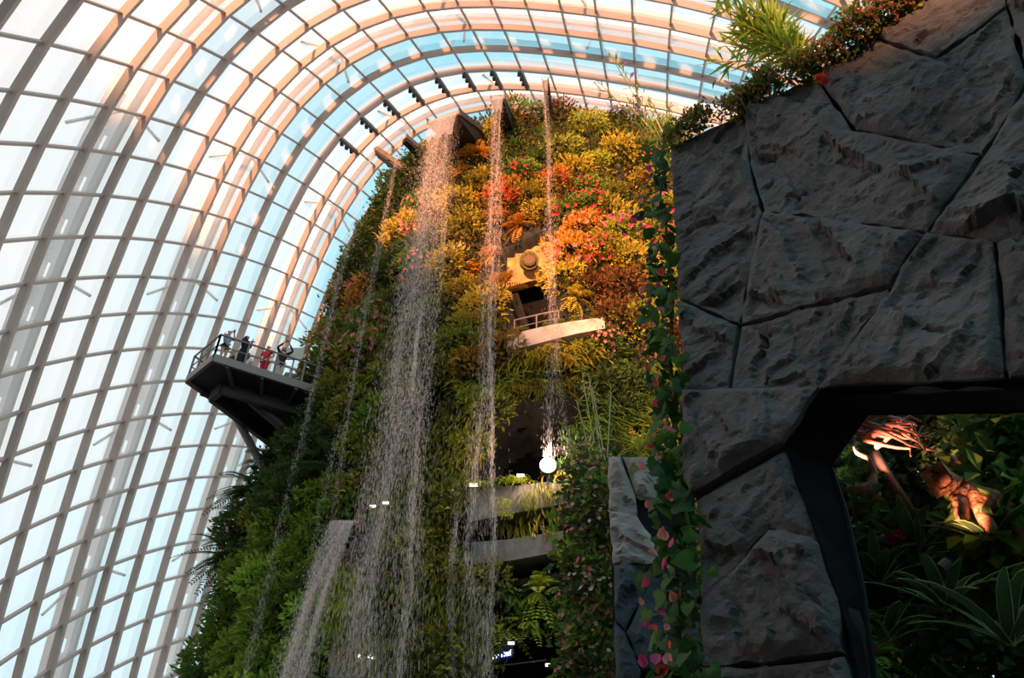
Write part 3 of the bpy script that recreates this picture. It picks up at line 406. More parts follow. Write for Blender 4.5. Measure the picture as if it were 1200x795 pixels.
# outer arches: deep perforated ribs standing outside the glass, with forked struts
def gi(arr, i):
    i0 = int(math.floor(i)); f = i-i0; i0 -= I0
    if i0 >= NI-1: i0, f = NI-2, f+1
    return arr[i0]*(1-f) + arr[i0+1]*f
for ir in (-2.1, 1.9, 5.9, 9.9, 13.9):
    P = gi(G, ir); Nn = gi(GN, ir); T = np.gradient(P, axis=0); T /= np.linalg.norm(T, axis=1)[:, None]
    side = np.cross(T, Nn); side /= np.linalg.norm(side, axis=1)[:, None]
    k = gi(GOOD.astype(float), ir) > .9
    rb = strip(P[k], Nn[k], side[k], 1.0, 2.15, 2.75, 'outer_rib', M_STEEL_RIB, dome)
    strip(P[k], Nn[k], side[k], .8, .65, 1.0, 'inner_chord', M_STEEL_RIB, rb)
    idx = np.where(k)[0]
    for j in idx[:-1]:
        f0, f1 = .12, .80
        a = P[j]*(1-f0)+P[j+1]*f0; b = P[j]*(1-f1)+P[j+1]*f1; n = Nn[j]; s = side[j]*.12
        MB().hexa(np.array([a+n*.95-s, b+n*.95-s, b+n*2.2-s, a+n*2.2-s, a+n*.95+s, b+n*.95+s, b+n*2.2+s, a+n*2.2+s])-DO).obj('web_panel', M_STEEL_RIB, rb)
        if j % 4 == 1 and j+1 < NJ:
            for di in (-1.5, .9):
                q = gi(G, max(-4, min(16, ir+di)))
                MB().tube([P[j]+n*.8-DO, q[j]*.5+q[j+1]*.5+n*.1-DO], .11, 6).obj('strut', M_STEEL_RIB, rb)
            # brace ring where the fork meets the chord
# unseen blocker added behind the viewer, shaped to keep sun off the lower garden
ridge = [(-70, 78), (-50, 60), (-39, 48.5), (-35, 45), (-24, 36), (-13, 25.2), (-10, 21), (-7, 15.8), (-4.5, 13.8), (-2.5, 12.4), (4, 11.8), (14, 11.5), (30, 11), (60, 10)]
poly = [(-70, -14, -1.7)] + [(x, -14, z) for x, z in ridge] + [(60, -14, -1.7)]
wr = MB().prism(poly, (0, -3, 0)).obj('wall_rear_sun_blocker', M_ROCK); tag(wr, 'unseen wall added behind the viewer to block sun and sky', kind='structure')
# ------------------------------------------------------------------ the planted tower ("green mountain")
SIL = [(150, 960), (225, 795), (245, 720), (262, 640), (290, 575), (310, 535), (340, 485), (372, 400), (385, 350), (405, 320), (430, 250), (455, 210), (487, 172), (515, 150)]
MCX, MCY = 2.5, 32.0
def front(z): return np.interp(z, [0, 18, 24, 32, 36, 38], [22.4, 22.6, 22.9, 23.5, 24.3, 25.5])
zs, rxs = [], []
for s in SIL:
    v = ray(*s); Z = 18.0
    for _ in range(12):
        ry = MCY-front(Z); w = np.array([v[0], v[1]])/math.hypot(v[0], v[1]); n = np.array([-w[1], w[0]])
        dd = n[0]*MCX + n[1]*MCY
        rx2 = (dd*dd - (ry*n[1])**2)/n[0]**2
        rx = math.sqrt(max(rx2, 4)); h = math.hypot(rx*n[0], ry*n[1])
        sg = -1 if dd > 0 else 1
        T = np.array([MCX, MCY]) + sg*np.array([rx*rx*n[0], ry*ry*n[1]])/h
        Z = T[1]/v[1]*v[2]
    zs.append(Z); rxs.append(rx)
zs = np.array(zs); rxs = np.array(rxs)
TOPZ = 36.2
def radii(z):
    z = np.asarray(z, float)
    cap = np.sqrt(np.clip(1-np.clip((z-33.5)/(TOPZ-33.5), 0, 1)**2, 0, 1))*.35+.65
    cap = np.where(z >= TOPZ-1e-6, .02, cap)
    return (np.interp(z, zs, rxs)-.55)*np.where(z > 33.5, cap, 1), (MCY-front(z)-.35)*np.where(z > 33.5, cap, 1)
def surf(phi, z):
    rx, ry = radii(z)
    return np.stack([MCX + rx*np.cos(phi), MCY + ry*np.sin(phi), np.asarray(z, float)+0*phi], -1)
def hit(x, y, out=0.0):
    """where a sight line meets the tower (pushed `out` metres towards the viewer)"""
    v = ray(x, y); v = v/np.linalg.norm(v)
    t = np.linspace(15, 70, 2200); P = t[:, None]*v
    rx, ry = radii(np.clip(P[:, 2], -2, TOPZ))
    g = ((P[:, 0]-MCX)/rx)**2 + ((P[:, 1]-MCY)/ry)**2 - 1
    k = np.where((g < 0) & (P[:, 2] < TOPZ))[0]
    p = P[k[0]] if len(k) else P[np.argmin(g)]
    return p - v*out
OPENINGS = [  # recesses seen in the planted face (outline in the picture, depth in metres)
    ([(590, 296), (648, 268), (655, 292), (640, 338), (592, 342)], 1.6),
    ([(596, 345), (640, 338), (655, 345), (652, 374), (640, 382), (598, 388)], 2.4),
    ([(592, 406), (690, 392), (688, 412), (594, 424)], 2.2),
    ([(560, 492), (600, 470), (688, 480), (690, 545), (655, 575), (556, 580)], 3.0),
    ([(552, 600), (662, 590), (664, 628), (553, 632)], 2.6),
    ([(558, 656), (652, 652), (650, 664), (600, 678), (560, 670)], 2.4),
    ([(556, 748), (600, 738), (700, 745), (705, 900), (556, 900)], 3.5),
    ([(488, 440), (500, 420), (516, 440), (514, 490), (496, 500)], 1.6),
    ([(392, 725), (430, 730), (432, 900), (386, 900)], 2.6),
]
def inside(poly, P):
    x, y = P[..., 0], P[..., 1]; r = np.zeros(x.shape, bool); n = len(poly)
    for a in range(n):
        (x0, y0), (x1, y1) = poly[a], poly[(a+1) % n]
        r ^= ((y0 > y) != (y1 > y)) & (x < (x1-x0)*(y-y0)/((y1-y0) or 1e-9)+x0)
    return r
def recess(P):
    q = px(P); d = np.zeros(q.shape[:-1])
    for poly, dep in OPENINGS: d = np.where(inside(poly, q), dep, d)
    return d
tower = empty('planted_tower', (MCX, MCY, -1.7)); tag(tower, 'tall conical tower wrapped in a vertical garden under the glass dome', 'vertical garden')
TO = np.array([MCX, MCY, -1.7])
NP, NZ = 300, 190
ph = np.linspace(math.radians(140), math.radians(400), NP); zz = np.concatenate([np.linspace(-1.7, 33.5, NZ-20), np.linspace(33.7, TOPZ, 20)])
PH, ZZ = np.meshgrid(ph, zz); B = surf(PH, ZZ); flat = B.reshape(-1, 3)
nv = np.stack([np.cos(PH), np.sin(PH), 0*PH+.1], -1).reshape(-1, 3)
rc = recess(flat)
disp = np.where(rc > 0, -rc, .45*fbm(flat*.45, 4, 3)+.15*vnoise(flat*2, 9))
V = flat + nv*disp[:, None]
ii = np.arange(NP*NZ).reshape(NZ, NP)
Fq = np.stack([ii[:-1, :-1], ii[:-1, 1:], ii[1:, 1:], ii[1:, :-1]], -1).reshape(-1, 4)
V = np.concatenate([V, [[MCX, MCY, TOPZ]]]); top = len(V)-1
Ft = np.array([(ii[-1, k], ii[-1, k+1], top) for k in range(NP-1)])
M_SOIL2 = rock_mat('mossy_soil', (.014, .013, .010), (.045, .042, .034), moss=(.05, .07, .012), mossamt=.7, bump=.8)
rf = rc[Fq].min(1) > 0  # recess faces: deep shade painted in with the near-black material
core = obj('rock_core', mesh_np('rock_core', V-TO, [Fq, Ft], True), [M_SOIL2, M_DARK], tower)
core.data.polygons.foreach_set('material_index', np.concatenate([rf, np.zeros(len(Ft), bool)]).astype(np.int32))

# ---- ledges, parapets, beams that cross the planted face
def ledge(name, top, bot, depth, mat, out=.35, parent=tower, n=14):
    tx = [p[0] for p in top]; xs = np.linspace(tx[0], tx[-1], n)
    yt = np.interp(xs, tx, [p[1] for p in top]); yb = np.interp(xs, [p[0] for p in bot], [p[1] for p in bot])
    A = []
    for x, y, b in zip(xs, yt, yb):
        p = hit(x, y, out); q = at_y(x, b, p[1]); A.append((p, np.array([p[0], p[1], q[2]])))
    V = []; 
    for p, q in A: V += [p, q, q+[0, depth, 0], p+[0, depth, 0]]
    f = [(k*4+i, k*4+(i+1) % 4, k*4+4+(i+1) % 4, k*4+4+i) for k in range(n-1) for i in range(4)] + [(3, 2, 1, 0), (n*4-4, n*4-3, n*4-2, n*4-1)]
    return MB().raw(np.array(V)-TO, f).obj(name, mat, parent), A
bal, balA = ledge('balcony_slab', [(594, 393), (640, 382), (675, 376), (708, 372)], [(594, 412), (640, 400), (675, 391), (708, 385)], 3.0, M_CONC_PINK, .95)
bal['label'] = 'pale pinkish curved concrete ledge'
def rail_run(A, idx, h, parent, posts=None):
    P = [A[k][0]-TO for k in idx]
    MB().tube([p+[0, .15, h] for p in P], .035, 6).obj('handrail', M_RAIL, parent)
    MB().tube([p+[0, .15, h*.5] for p in P], .02, 6).obj('mid_rail', M_RAIL, parent)
    for p in P[::posts or 2]: MB().tube([p+[0, .15, -.05], p+[0, .15, h]], .03, 6).obj('rail_post', M_RAIL, parent)
rail_run(balA, range(1, 8), .75, bal, 3)
tr_, trA = ledge('planter_trough', [(552, 574), (600, 570), (664, 562)], [(552, 612), (600, 602), (664, 590)], 2.4, M_CONC, .8)
ledge('parapet_beam', [(552, 636), (600, 632), (660, 622)], [(552, 662), (600, 657), (660, 646)], 1.8, M_CONC, .7)
ledge('soffit_beam', [(640, 526), (660, 522), (688, 517)], [(640, 530), (660, 526), (688, 521)], .4, M_CONC_PINK, -1.2)
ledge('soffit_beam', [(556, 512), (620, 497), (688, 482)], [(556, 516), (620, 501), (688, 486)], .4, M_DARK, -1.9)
ledge('soffit_panel', [(556, 496), (620, 478), (690, 470)], [(556, 510), (620, 494), (690, 480)], .3, simple('brown_soffit', (.10, .07, .05), .8, noise=.4, scale=2), -2.4)
ledge('upper_ledge', [(590, 300), (620, 290), (660, 278)], [(590, 338), (620, 330), (660, 318)], .4, simple('ochre_render', (.46, .24, .08), .85, noise=.35, scale=2, bump=.3, bscale=6), -.7)
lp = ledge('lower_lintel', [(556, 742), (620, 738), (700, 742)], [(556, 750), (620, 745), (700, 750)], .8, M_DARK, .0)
ledge('chain_rail', [(566, 781), (600, 778), (640, 773)], [(566, 782.5), (600, 779.5), (640, 774.5)], .05, M_RAIL, -.4)
# small ledge glimpsed behind the widest fall, with its rail
sl, slA = ledge('side_ledge', [(512, 292), (530, 287), (545, 280)], [(512, 298), (530, 293), (545, 286)], 1.0, M_CONC_PINK, .4, n=8)
rail_run(slA, range(1, 8), .8, sl, 3)
# round nozzle with a ring of moss in the ochre recess
hp = hit(620, 308, -.2)-TO
nd_ = -hit(620, 308)/np.linalg.norm(hit(620, 308)); nd_ = nd_*.6+np.array([0, -.4, 0])
nz_ = MB().tube([hp, hp+nd_*.35], .40, 14).tube([hp+nd_*.33, hp+nd_*.45], [.3, .27], 14).obj('round_nozzle', simple('mossy_collar', (.13, .10, .025), .9, noise=.5, scale=8, bump=.8), tower)
MB().tube([hp+nd_*.452, hp+nd_*.47], .2, 12).obj('nozzle_mouth', simple('nozzle_brown', (.16, .07, .03), .6), nz_)
# column under the overhang at the foot of the tower
cp = hit(403, 760, -.15)
MB().tube([(cp[0]-TO[0], cp[1]-TO[1], 0), (cp[0]-TO[0], cp[1]-TO[1], at_y(403, 700, cp[1])[2]+1.7)], .42, 16).obj('round_column', M_CONC_PINK, tower, True)
# grey rock face beside the widest fall
def patch(name, poly, out, thick, mat, parent, org):
    P = [hit(x, y, out) for x, y in poly]; return MB().prism(np.array(P)-org, (0, thick, 0)).obj(name, mat, parent)

# ---- lamps
def lamp_on_tower(x, y, out, size, e, name, label, col=(1, .93, .88), flat=True):
    p = hit(x, y, out); r = empty(name, p); tag(r, label, 'lamp')
    MB().box((0, .06, 0), (size*1.1, .12, min(.16, size*.45))).obj('lamp_housing', M_DARKSTEEL, r)
    MB().box((0, -.02, 0), (size, .06, min(.12, size*.36))).obj('lamp_face', emit('lamp_glow', col, e), r); return r
for (x, y, sz, lb) in ((437, 594, .22, 'small white lamp at the left edge of the widest fall, left one of two'), (452, 590, .22, 'small white lamp at the left edge of the widest fall, right one of two'),
                       (555, 569, .30, 'small white lamp behind the second fall at the trough end'), (610, 558, .26, 'small white lamp among the trough grasses left of the bright floodlight'),
                       (430, 770, .55, 'long white tube lamp low behind the widest fall'), (599, 754.5, .2, 'round downlight above the blue-white sign'), (643, 780, .2, 'round downlight right of the sign, under the overhang')):
    lamp_on_tower(x, y, .55 if sz < .5 else .3, sz*.9, 2.6, 'wall_lamp', lb)
fp = hit(642, 546, 1.15)
fl_ = empty('floodlight', fp); tag(fl_, 'dazzling round floodlight on the planter trough facing the viewer', 'lamp')
MB().tube([(0, .35, -.02), (0, 0, 0)], [.2, .27], 16).obj('lamp_housing', M_DARKSTEEL, fl_)
MB().ball((0, -.04, 0), (.25, .12, .25), 16, 10).obj('lens', emit('floodlight_glow', (1, .86, .78), 40), fl_)
MB().tube([(0, .2, -.1), (0, .25, -.75)], .04, 6).obj('bracket', M_DARKSTEEL, fl_)
pl = bpy.data.lights.new('floodlight_beam', 'POINT'); pl.energy = 260; pl.color = (1, .66, .50); pl.shadow_soft_size = .28
po = bpy.data.objects.new('floodlight_beam', pl); C.objects.link(po); po.parent = fl_; po.location = (0, -.5, .1)
# lit blue-white sign under the overhang
sp = hit(586, 768, -1.2)
sg = empty('lit_sign', sp, math.radians(-38)); tag(sg, 'small blue-white lit sign with blurred lettering under the overhang', 'sign')
MB().box((0, .05, 0), (1.0, .06, .32)).obj('sign_panel', simple('sign_blue', (.01, .02, .25), .4), sg)
tx = bpy.data.curves.new('lettering', 'FONT'); tx.body = 'Star Trail'; tx.size = .22; tx.align_x = 'CENTER'; tx.align_y = 'CENTER'; tx.extrude = .01
tx.materials.append(emit('sign_white', (.80, .86, 1), 5))
to = bpy.data.objects.new('lettering', tx); C.objects.link(to); bpy.context.view_layer.update()
lm_ = bpy.data.meshes.new_from_object(to.evaluated_get(bpy.context.evaluated_depsgraph_get())); bpy.data.objects.remove(to); to = bpy.data.objects.new('lettering', lm_); C.objects.link(to); to.parent = sg; to.location = (0, -.0, .0); to.rotation_euler = (math.pi/2, 0, 0)
# ------------------------------------------------------------------ foliage builders
def unit(v): return v/(np.linalg.norm(v, axis=-1, keepdims=True)+1e-9)
def rvec(n): return unit(RNG.normal(size=(n, 3)))
class Leaves:
    """many small folded leaves; each leaf is two triangles that share the midrib"""
    def __init__(s): s.V = []; s.F = []; s.C = []; s.n = 0
    def add(s, P, A, Nn, L, Wd, col=None, fold=.25):
        P = np.asarray(P, float); n = len(P); A = unit(np.asarray(A, float)*np.ones((n, 3))); S = unit(np.cross(A, Nn*np.ones((n, 3)))); U = np.cross(S, A)
        L = (L*np.ones(n))[:, None]; Wd = (Wd*np.ones(n))[:, None]
        m = P + A*L*.45 + U*L*.06
        V = np.stack([P, m + S*Wd*.5 + U*Wd*fold, P+A*L, m - S*Wd*.5 + U*Wd*fold], 1).reshape(-1, 3)
        b = s.n + 4*np.arange(n)[:, None]
        s.V.append(V); s.F.append(np.concatenate([b+[0, 1, 2], b+[0, 2, 3]])); s.n += 4*n
        if col is not None: s.C.append(np.repeat(np.asarray(col, float)*np.ones((n, 3)), 4, axis=0))
        return s
    def mesh(s, name):
        me = mesh_np(name, np.concatenate(s.V), np.concatenate(s.F))
        if s.C:
            c = np.concatenate(s.C); a = me.color_attributes.new('leaf_colour', 'FLOAT_COLOR', 'POINT')
            a.data.foreach_set('color', np.concatenate([c, np.ones((len(c), 1))], 1).astype(np.float32).ravel())
        return me
# local frame of every wall plant: -Y away from the wall, Z up, origin at the root
def sh_moss(n=420, r=.85, leaf=.19):
    d = rvec(n); d[:, 1] = -np.abs(d[:, 1]); rad = r*RNG.uniform(.55, 1.0, n)[:, None]*(1+.25*vnoise(d*2.2, RNG.integers(99)))[:, None]
    P = d*rad*[1.1, 1.0, .85]; A = unit(d + .8*rvec(n) + [0, -.1, .15]); return Leaves().add(P, A, d+.5*rvec(n), leaf*RNG.uniform(.6, 1.4, n), leaf*.5)
def sh_fern(nf=20, L=.85, pairs=12):
    lv = Leaves()
    for _ in range(nf):
        d = rvec(1)[0]; d[1] = -abs(d[1])-.25; d[2] += .25; d /= np.linalg.norm(d); l = L*RNG.uniform(.6, 1.15)
        t = np.linspace(.12, 1, pairs); P = d*l*t[:, None] + np.array([0, 0, -.55*l])*t[:, None]**2
        T = unit(np.gradient(P, axis=0)); S = unit(np.cross(T, [0, 0, 1])); U = np.cross(S, T)
        w = .24*l*np.sin(np.pi*np.clip(t*.9+.1, 0, 1))**.7
        for sg in (-1, 1): lv.add(P, S*sg + T*.55, U, w, .05+.02*RNG.random(pairs), fold=.1)
    return lv
def sh_broad(n=26, L=.5):
    d = rvec(n); d[:, 1] = -np.abs(d[:, 1])-.1; P = d*.25*RNG.random((n, 1)); A = unit(d + [0, -.2, .2])
    return Leaves().add(P, A, np.array([0, -.5, .9])+.4*rvec(n), L*RNG.uniform(.6, 1.2, n), L*.42, fold=.12)
def sh_grass(n=120, L=1.0, up=.7):
    lv = Leaves(); P0 = RNG.normal(size=(n, 3))*[.45, .08, .12]; d = unit(np.stack([RNG.normal(size=n)*.35, -RNG.uniform(.3, 1, n), RNG.uniform(.1, 1, n)*up], -1))
    l = (L*RNG.uniform(.5, 1.2, n))[:, None]; pts = [P0 + d*l*t + np.array([0, 0, -.95])*l*t**2.0 for t in (0, .33, .66, 1)]
    for a, b in zip(pts[:-1], pts[1:]): lv.add(a, b-a, np.array([0, -1, .3])+.3*rvec(n), np.linalg.norm(b-a, axis=1)*1.25, .035, fold=.1)
    return lv
def sh_curtain(n=170, L=1.6):                       # moss and roots that hang straight down
    lv = Leaves(); P = np.stack([RNG.normal(size=n)*.38, -RNG.uniform(0, .4, n), -RNG.uniform(0, 1, n)*L+.3], -1)
    return lv.add(P, np.array([0, -.12, -1])+.35*rvec(n), np.array([0, -1, .1])+.5*rvec(n), RNG.uniform(.18, .42, n), .055)
def sh_droop(nf=13, L=1.5, pairs=20):
    lv = Leaves()
    for _ in range(nf):
        d = np.array([RNG.normal()*.8, -RNG.uniform(.3, 1), RNG.uniform(0, .6)]); d /= np.linalg.norm(d); l = L*RNG.uniform(.6, 1.1)
        t = np.linspace(.08, 1, pairs); P = d*l*t[:, None] + np.array([0, 0, -.5*l])*t[:, None]**2
        T = unit(np.gradient(P, axis=0)); S = unit(np.cross(T, [0, 0, 1])); U = np.cross(S, T)
        for sg in (-1, 1): lv.add(P, S*sg + T*.8, U, .20*l*(1.05-t)+.08, .045, fold=.1)
    return lv
def blossoms(n=34, r=.88, s=.12, spread=(1.0, .8, .9)):
    lv = Leaves(); d = rvec(n); d[:, 1] = -np.abs(d[:, 1])-.15; P = unit(d)*r*spread
    for k in range(5):
        a = k*2*math.pi/5; e1 = unit(np.cross(d, [0, 0, 1])); e2 = np.cross(d, e1)
        lv.add(P, e1*math.cos(a)+e2*math.sin(a)+d*.5, d, s*RNG.uniform(.8, 1.2, n), s*.7, fold=.1)
    return lv

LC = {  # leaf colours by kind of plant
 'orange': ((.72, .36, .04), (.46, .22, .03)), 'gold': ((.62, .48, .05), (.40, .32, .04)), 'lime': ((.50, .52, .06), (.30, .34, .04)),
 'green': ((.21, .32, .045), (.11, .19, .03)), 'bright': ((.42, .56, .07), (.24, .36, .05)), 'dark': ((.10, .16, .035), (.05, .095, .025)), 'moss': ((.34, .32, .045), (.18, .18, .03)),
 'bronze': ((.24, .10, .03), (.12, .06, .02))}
LM = {k: leaf_mat(k+'_leaves', *v) for k, v in LC.items()}
FLW = {'pink': leaf_mat('pink_petals', (.80, .22, .20), (.75, .33, .28), .1, .3), 'red': leaf_mat('red_petals', (.72, .035, .04), (.75, .10, .06), .1, .3),
       'magenta': leaf_mat('magenta_petals', (.62, .04, .20), (.65, .10, .22), .1, .3), 'violet': leaf_mat('violet_petals', (.30, .16, .55), (.45, .30, .55), .1, .3), 'white': leaf_mat('blush_petals', (.85, .60, .52), (.85, .7, .62), .1, .3)}
SH = {'moss': [sh_moss().mesh('bush_leaves') for _ in range(3)], 'fern': [sh_fern().mesh('fern_fronds') for _ in range(3)], 'broad': [sh_broad().mesh('broad_leaves') for _ in range(2)],
      'grass': [sh_grass().mesh('grass_blades') for _ in range(2)], 'curtain': [sh_curtain().mesh('hanging_strands') for _ in range(2)], 'droop': [sh_droop().mesh('drooping_fronds') for _ in range(2)]}
BL = [blossoms().mesh('blossoms') for _ in range(3)]
ORD = 'topmost|second|third|fourth|fifth|sixth|seventh|eighth|ninth|tenth|eleventh|twelfth|thirteenth|fourteenth|fifteenth|sixteenth|seventeenth|eighteenth|nineteenth|twentieth'.split('|')
def relabel(obs):
    """things that share a description are told apart by their order from the top"""
    by = {}
    for o in obs: by.setdefault(o['label'], []).append(o)
    for lab, g in by.items():
        g.sort(key=lambda o: o['y']); n = len(g)
        for i, o in enumerate(g):
            o['group'] = lab
            if n == 1: continue
            if n == 2: o['label'] = ('upper ', 'lower ')[i] + lab
            elif i == 0: o['label'] = 'topmost ' + lab
            elif i == n-1: o['label'] = 'lowest ' + lab
            elif i < 20 and i <= n/2: o['label'] = f'{ORD[i]} from top, {lab}'
            elif n-1-i < 20: o['label'] = f'{ORD[n-1-i]} from bottom, {lab}'
            else: o['label'] = f'middle {lab}'
    for o in obs:
        del o['y']
        if len(o['label'].split()) > 16: o['label'] = o['label'].replace(' the ', ' ')
_cache = {}
def with_mat(me, mat):
    k = (me.name, mat.name)
    if k not in _cache:
        c = me.copy(); c.name = me.name.split('.')[0]; c.materials.clear(); c.materials.append(mat); _cache[k] = c
    return _cache[k]

# what grows where on the face: (outline in the picture, mix of (shape, colour, flower) with weights)
ZONES = [
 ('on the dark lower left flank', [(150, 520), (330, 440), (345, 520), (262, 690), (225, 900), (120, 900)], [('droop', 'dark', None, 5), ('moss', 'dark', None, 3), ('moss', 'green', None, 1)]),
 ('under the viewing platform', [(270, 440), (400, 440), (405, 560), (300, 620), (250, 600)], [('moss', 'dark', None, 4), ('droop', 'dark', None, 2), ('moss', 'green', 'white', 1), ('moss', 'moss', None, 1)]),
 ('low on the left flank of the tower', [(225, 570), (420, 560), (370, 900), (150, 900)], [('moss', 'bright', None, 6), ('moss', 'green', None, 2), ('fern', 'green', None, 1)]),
 ('beside the tip of the viewing platform', [(330, 330), (460, 330), (450, 440), (330, 440)], [('fern', 'bronze', None, 1), ('moss', 'orange', 'pink', 3), ('moss', 'moss', 'pink', 3), ('moss', 'green', 'pink', 2)]),
 ('on the upper left edge of the tower', [(380, 140), (505, 100), (505, 330), (380, 340)], [('moss', 'dark', None, 3), ('broad', 'dark', None, 2), ('moss', 'green', 'pink', 3), ('moss', 'gold', 'pink', 1)]),
 ('between the platform and the widest fall', [(400, 430), (460, 430), (440, 640), (370, 640)], [('moss', 'moss', None, 3), ('fern', 'lime', None, 3), ('moss', 'lime', None, 2), ('moss', 'green', None, 2)]),
 ('hanging beneath the lower left spout', [(380, 630), (432, 630), (430, 740), (380, 740)], [('curtain', 'lime', None, 1)]),
 ('behind the widest fall', [(430, 330), (530, 330), (535, 900), (420, 900)], [('curtain', 'moss', None, 3), ('moss', 'moss', None, 2), ('curtain', 'lime', None, 1)]),
 ('on the crown of the tower', [(480, 90), (850, 90), (850, 152), (560, 152), (500, 175)], [('moss', 'green', 'pink', 2), ('moss', 'orange', None, 1), ('moss', 'bronze', None, 1), ('moss', 'green', 'violet', 2), ('moss', 'lime', None, 2)]),
 ('between the two tall falls', [(505, 150), (580, 150), (570, 400), (510, 400)], [('fern', 'orange', None, 5), ('moss', 'gold', None, 3), ('broad', 'green', None, 1), ('moss', 'lime', None, 1)]),
 ('high between the second and third falls', [(575, 145), (645, 145), (650, 230), (570, 230)], [('moss', 'lime', None, 3), ('moss', 'gold', None, 1), ('broad', 'green', None, 3), ('moss', 'green', 'red', 2)]),
 ('between falls two and three by the ochre recess', [(555, 225), (655, 225), (655, 345), (545, 345)], [('fern', 'orange', None, 6), ('moss', 'orange', 'red', 2), ('moss', 'gold', None, 2)]),
 ('right of the third fall, high up', [(640, 145), (850, 145), (850, 235), (640, 235)], [('moss', 'gold', None, 4), ('moss', 'lime', None, 5), ('moss', 'orange', 'red', 1), ('moss', 'green', 'red', 2)]),
 ('right of the third fall above the balcony ledge', [(645, 230), (850, 230), (850, 330), (645, 330)], [('moss', 'gold', None, 3), ('moss', 'lime', 'magenta', 2), ('moss', 'lime', 'red', 3), ('broad', 'green', None, 2), ('moss', 'orange', 'pink', 1), ('moss', 'green', 'red', 1)]),
 ('right of the balcony ledge', [(650, 325), (850, 325), (850, 420), (650, 420)], [('moss', 'green', None, 2), ('fern', 'gold', None, 2), ('moss', 'bronze', None, 1), ('moss', 'lime', None, 1), ('moss', 'dark', 'pink', 1)]),
 ('between the second fall and the balcony ledge', [(510, 380), (600, 340), (600, 440), (510, 440)], [('moss', 'lime', None, 2), ('fern', 'gold', None, 3), ('moss', 'orange', None, 2)]),
 ('between the two tall falls at mid height', [(505, 430), (580, 430), (570, 570), (505, 570)], [('grass', 'lime', None, 3), ('curtain', 'gold', None, 2), ('moss', 'lime', None, 2)]),
 ('hanging above the floodlight recess', [(575, 420), (670, 420), (670, 490), (575, 490)], [('grass', 'lime', None, 3), ('grass', 'gold', None, 2), ('grass', 'green', None, 1)]),
 ('above the pale rock pillar', [(660, 410), (850, 410), (850, 560), (670, 560)], [('fern', 'lime', None, 2), ('fern', 'green', None, 3), ('moss', 'gold', None, 1), ('moss', 'dark', None, 2), ('grass', 'green', None, 1)]),
 ('at the foot of the second fall', [(510, 560), (562, 560), (560, 900), (505, 900)], [('curtain', 'lime', None, 2), ('curtain', 'moss', None, 2), ('moss', 'moss', None, 1)]),
 ('over the dark lower arch', [(555, 665), (720, 660), (720, 760), (555, 760)], [('fern', 'lime', None, 4), ('fern', 'green', None, 2), ('moss', 'moss', None, 2), ('curtain', 'green', None, 1)]),
 ('beside the vine-covered post', [(655, 560), (850, 560), (850, 900), (700, 900)], [('moss', 'dark', None, 1), ('moss', 'green', None, 1)]),
]
KIND = {'moss': 'bush', 'fern': 'fern', 'broad': 'broad-leaved plant', 'grass': 'arching grass', 'curtain': 'curtain of hanging moss', 'droop': 'drooping fern'}
CN = {'orange': 'orange', 'gold': 'golden', 'lime': 'yellow-green', 'green': 'green', 'bright': 'bright green', 'dark': 'dark green', 'moss': 'olive', 'bronze': 'bronze'}
FN = {'pink': 'with pink blossoms', 'red': 'with red blossoms', 'magenta': 'with magenta blossoms', 'violet': 'with violet blossoms', 'white': 'with pale blossoms'}
def zone_of(q):
    best = None
    for zi, z in enumerate(ZONES):
        if inside(z[1], q): return zi
        c = np.mean(z[1], axis=0); d = np.hypot(*(c-q))
        if best is None or d < best[0]: best = (d, zi)
    return best[1]
BARE = [[(590, 338), (652, 332), (658, 374), (706, 366), (708, 412), (588, 420)], [(540, 586), (672, 580), (668, 692), (548, 692)], [(560, 488), (695, 478), (692, 560), (560, 545)], [(384, 700), (436, 700), (436, 900), (380, 900)], [(555, 738), (660, 738), (660, 900), (555, 900)], [(584, 272), (660, 256), (662, 336), (584, 340)], [(486, 430), (518, 430), (516, 505), (492, 505)]]
def bare(q):
    r = np.zeros(q.shape[:-1], bool)
    for b in BARE: r |= inside(b, q)
    return r
# sample the visible part of the face
NS = 80000
phi = RNG.uniform(math.radians(150), math.radians(385), NS); zc = RNG.uniform(1, TOPZ-.02, NS); S0 = surf(phi, zc)
rx, ry = radii(zc); nrm = unit(np.stack([np.cos(phi)/rx, np.sin(phi)/ry, .02+0*phi], -1))
fac = -(unit(S0)*nrm).sum(1); q0 = px(S0)
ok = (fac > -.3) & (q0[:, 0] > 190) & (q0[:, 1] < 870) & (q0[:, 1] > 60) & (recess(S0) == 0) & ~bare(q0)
S0, nrm, q0, fac = S0[ok], nrm[ok], q0[ok], fac[ok]
disp0 = .45*fbm(S0*.45, 4, 3)+.15*vnoise(S0*2, 9)
ROOT = S0 + nrm*disp0[:, None]
chosen = []; cq = np.zeros((0, 2))
for mind in (25, 19, 15):
    for k in range(len(S0)):
        if len(chosen) >= 296: break
        if q0[k, 0] > 830 or (q0[k, 0] > 800 and q0[k, 1] > 200) or fac[k] < -.12: continue
        if len(cq) == 0 or np.min(((cq-q0[k])**2).sum(1)) > mind*mind: chosen.append(k); cq = np.vstack([cq, q0[k]])
SHRUBS = []
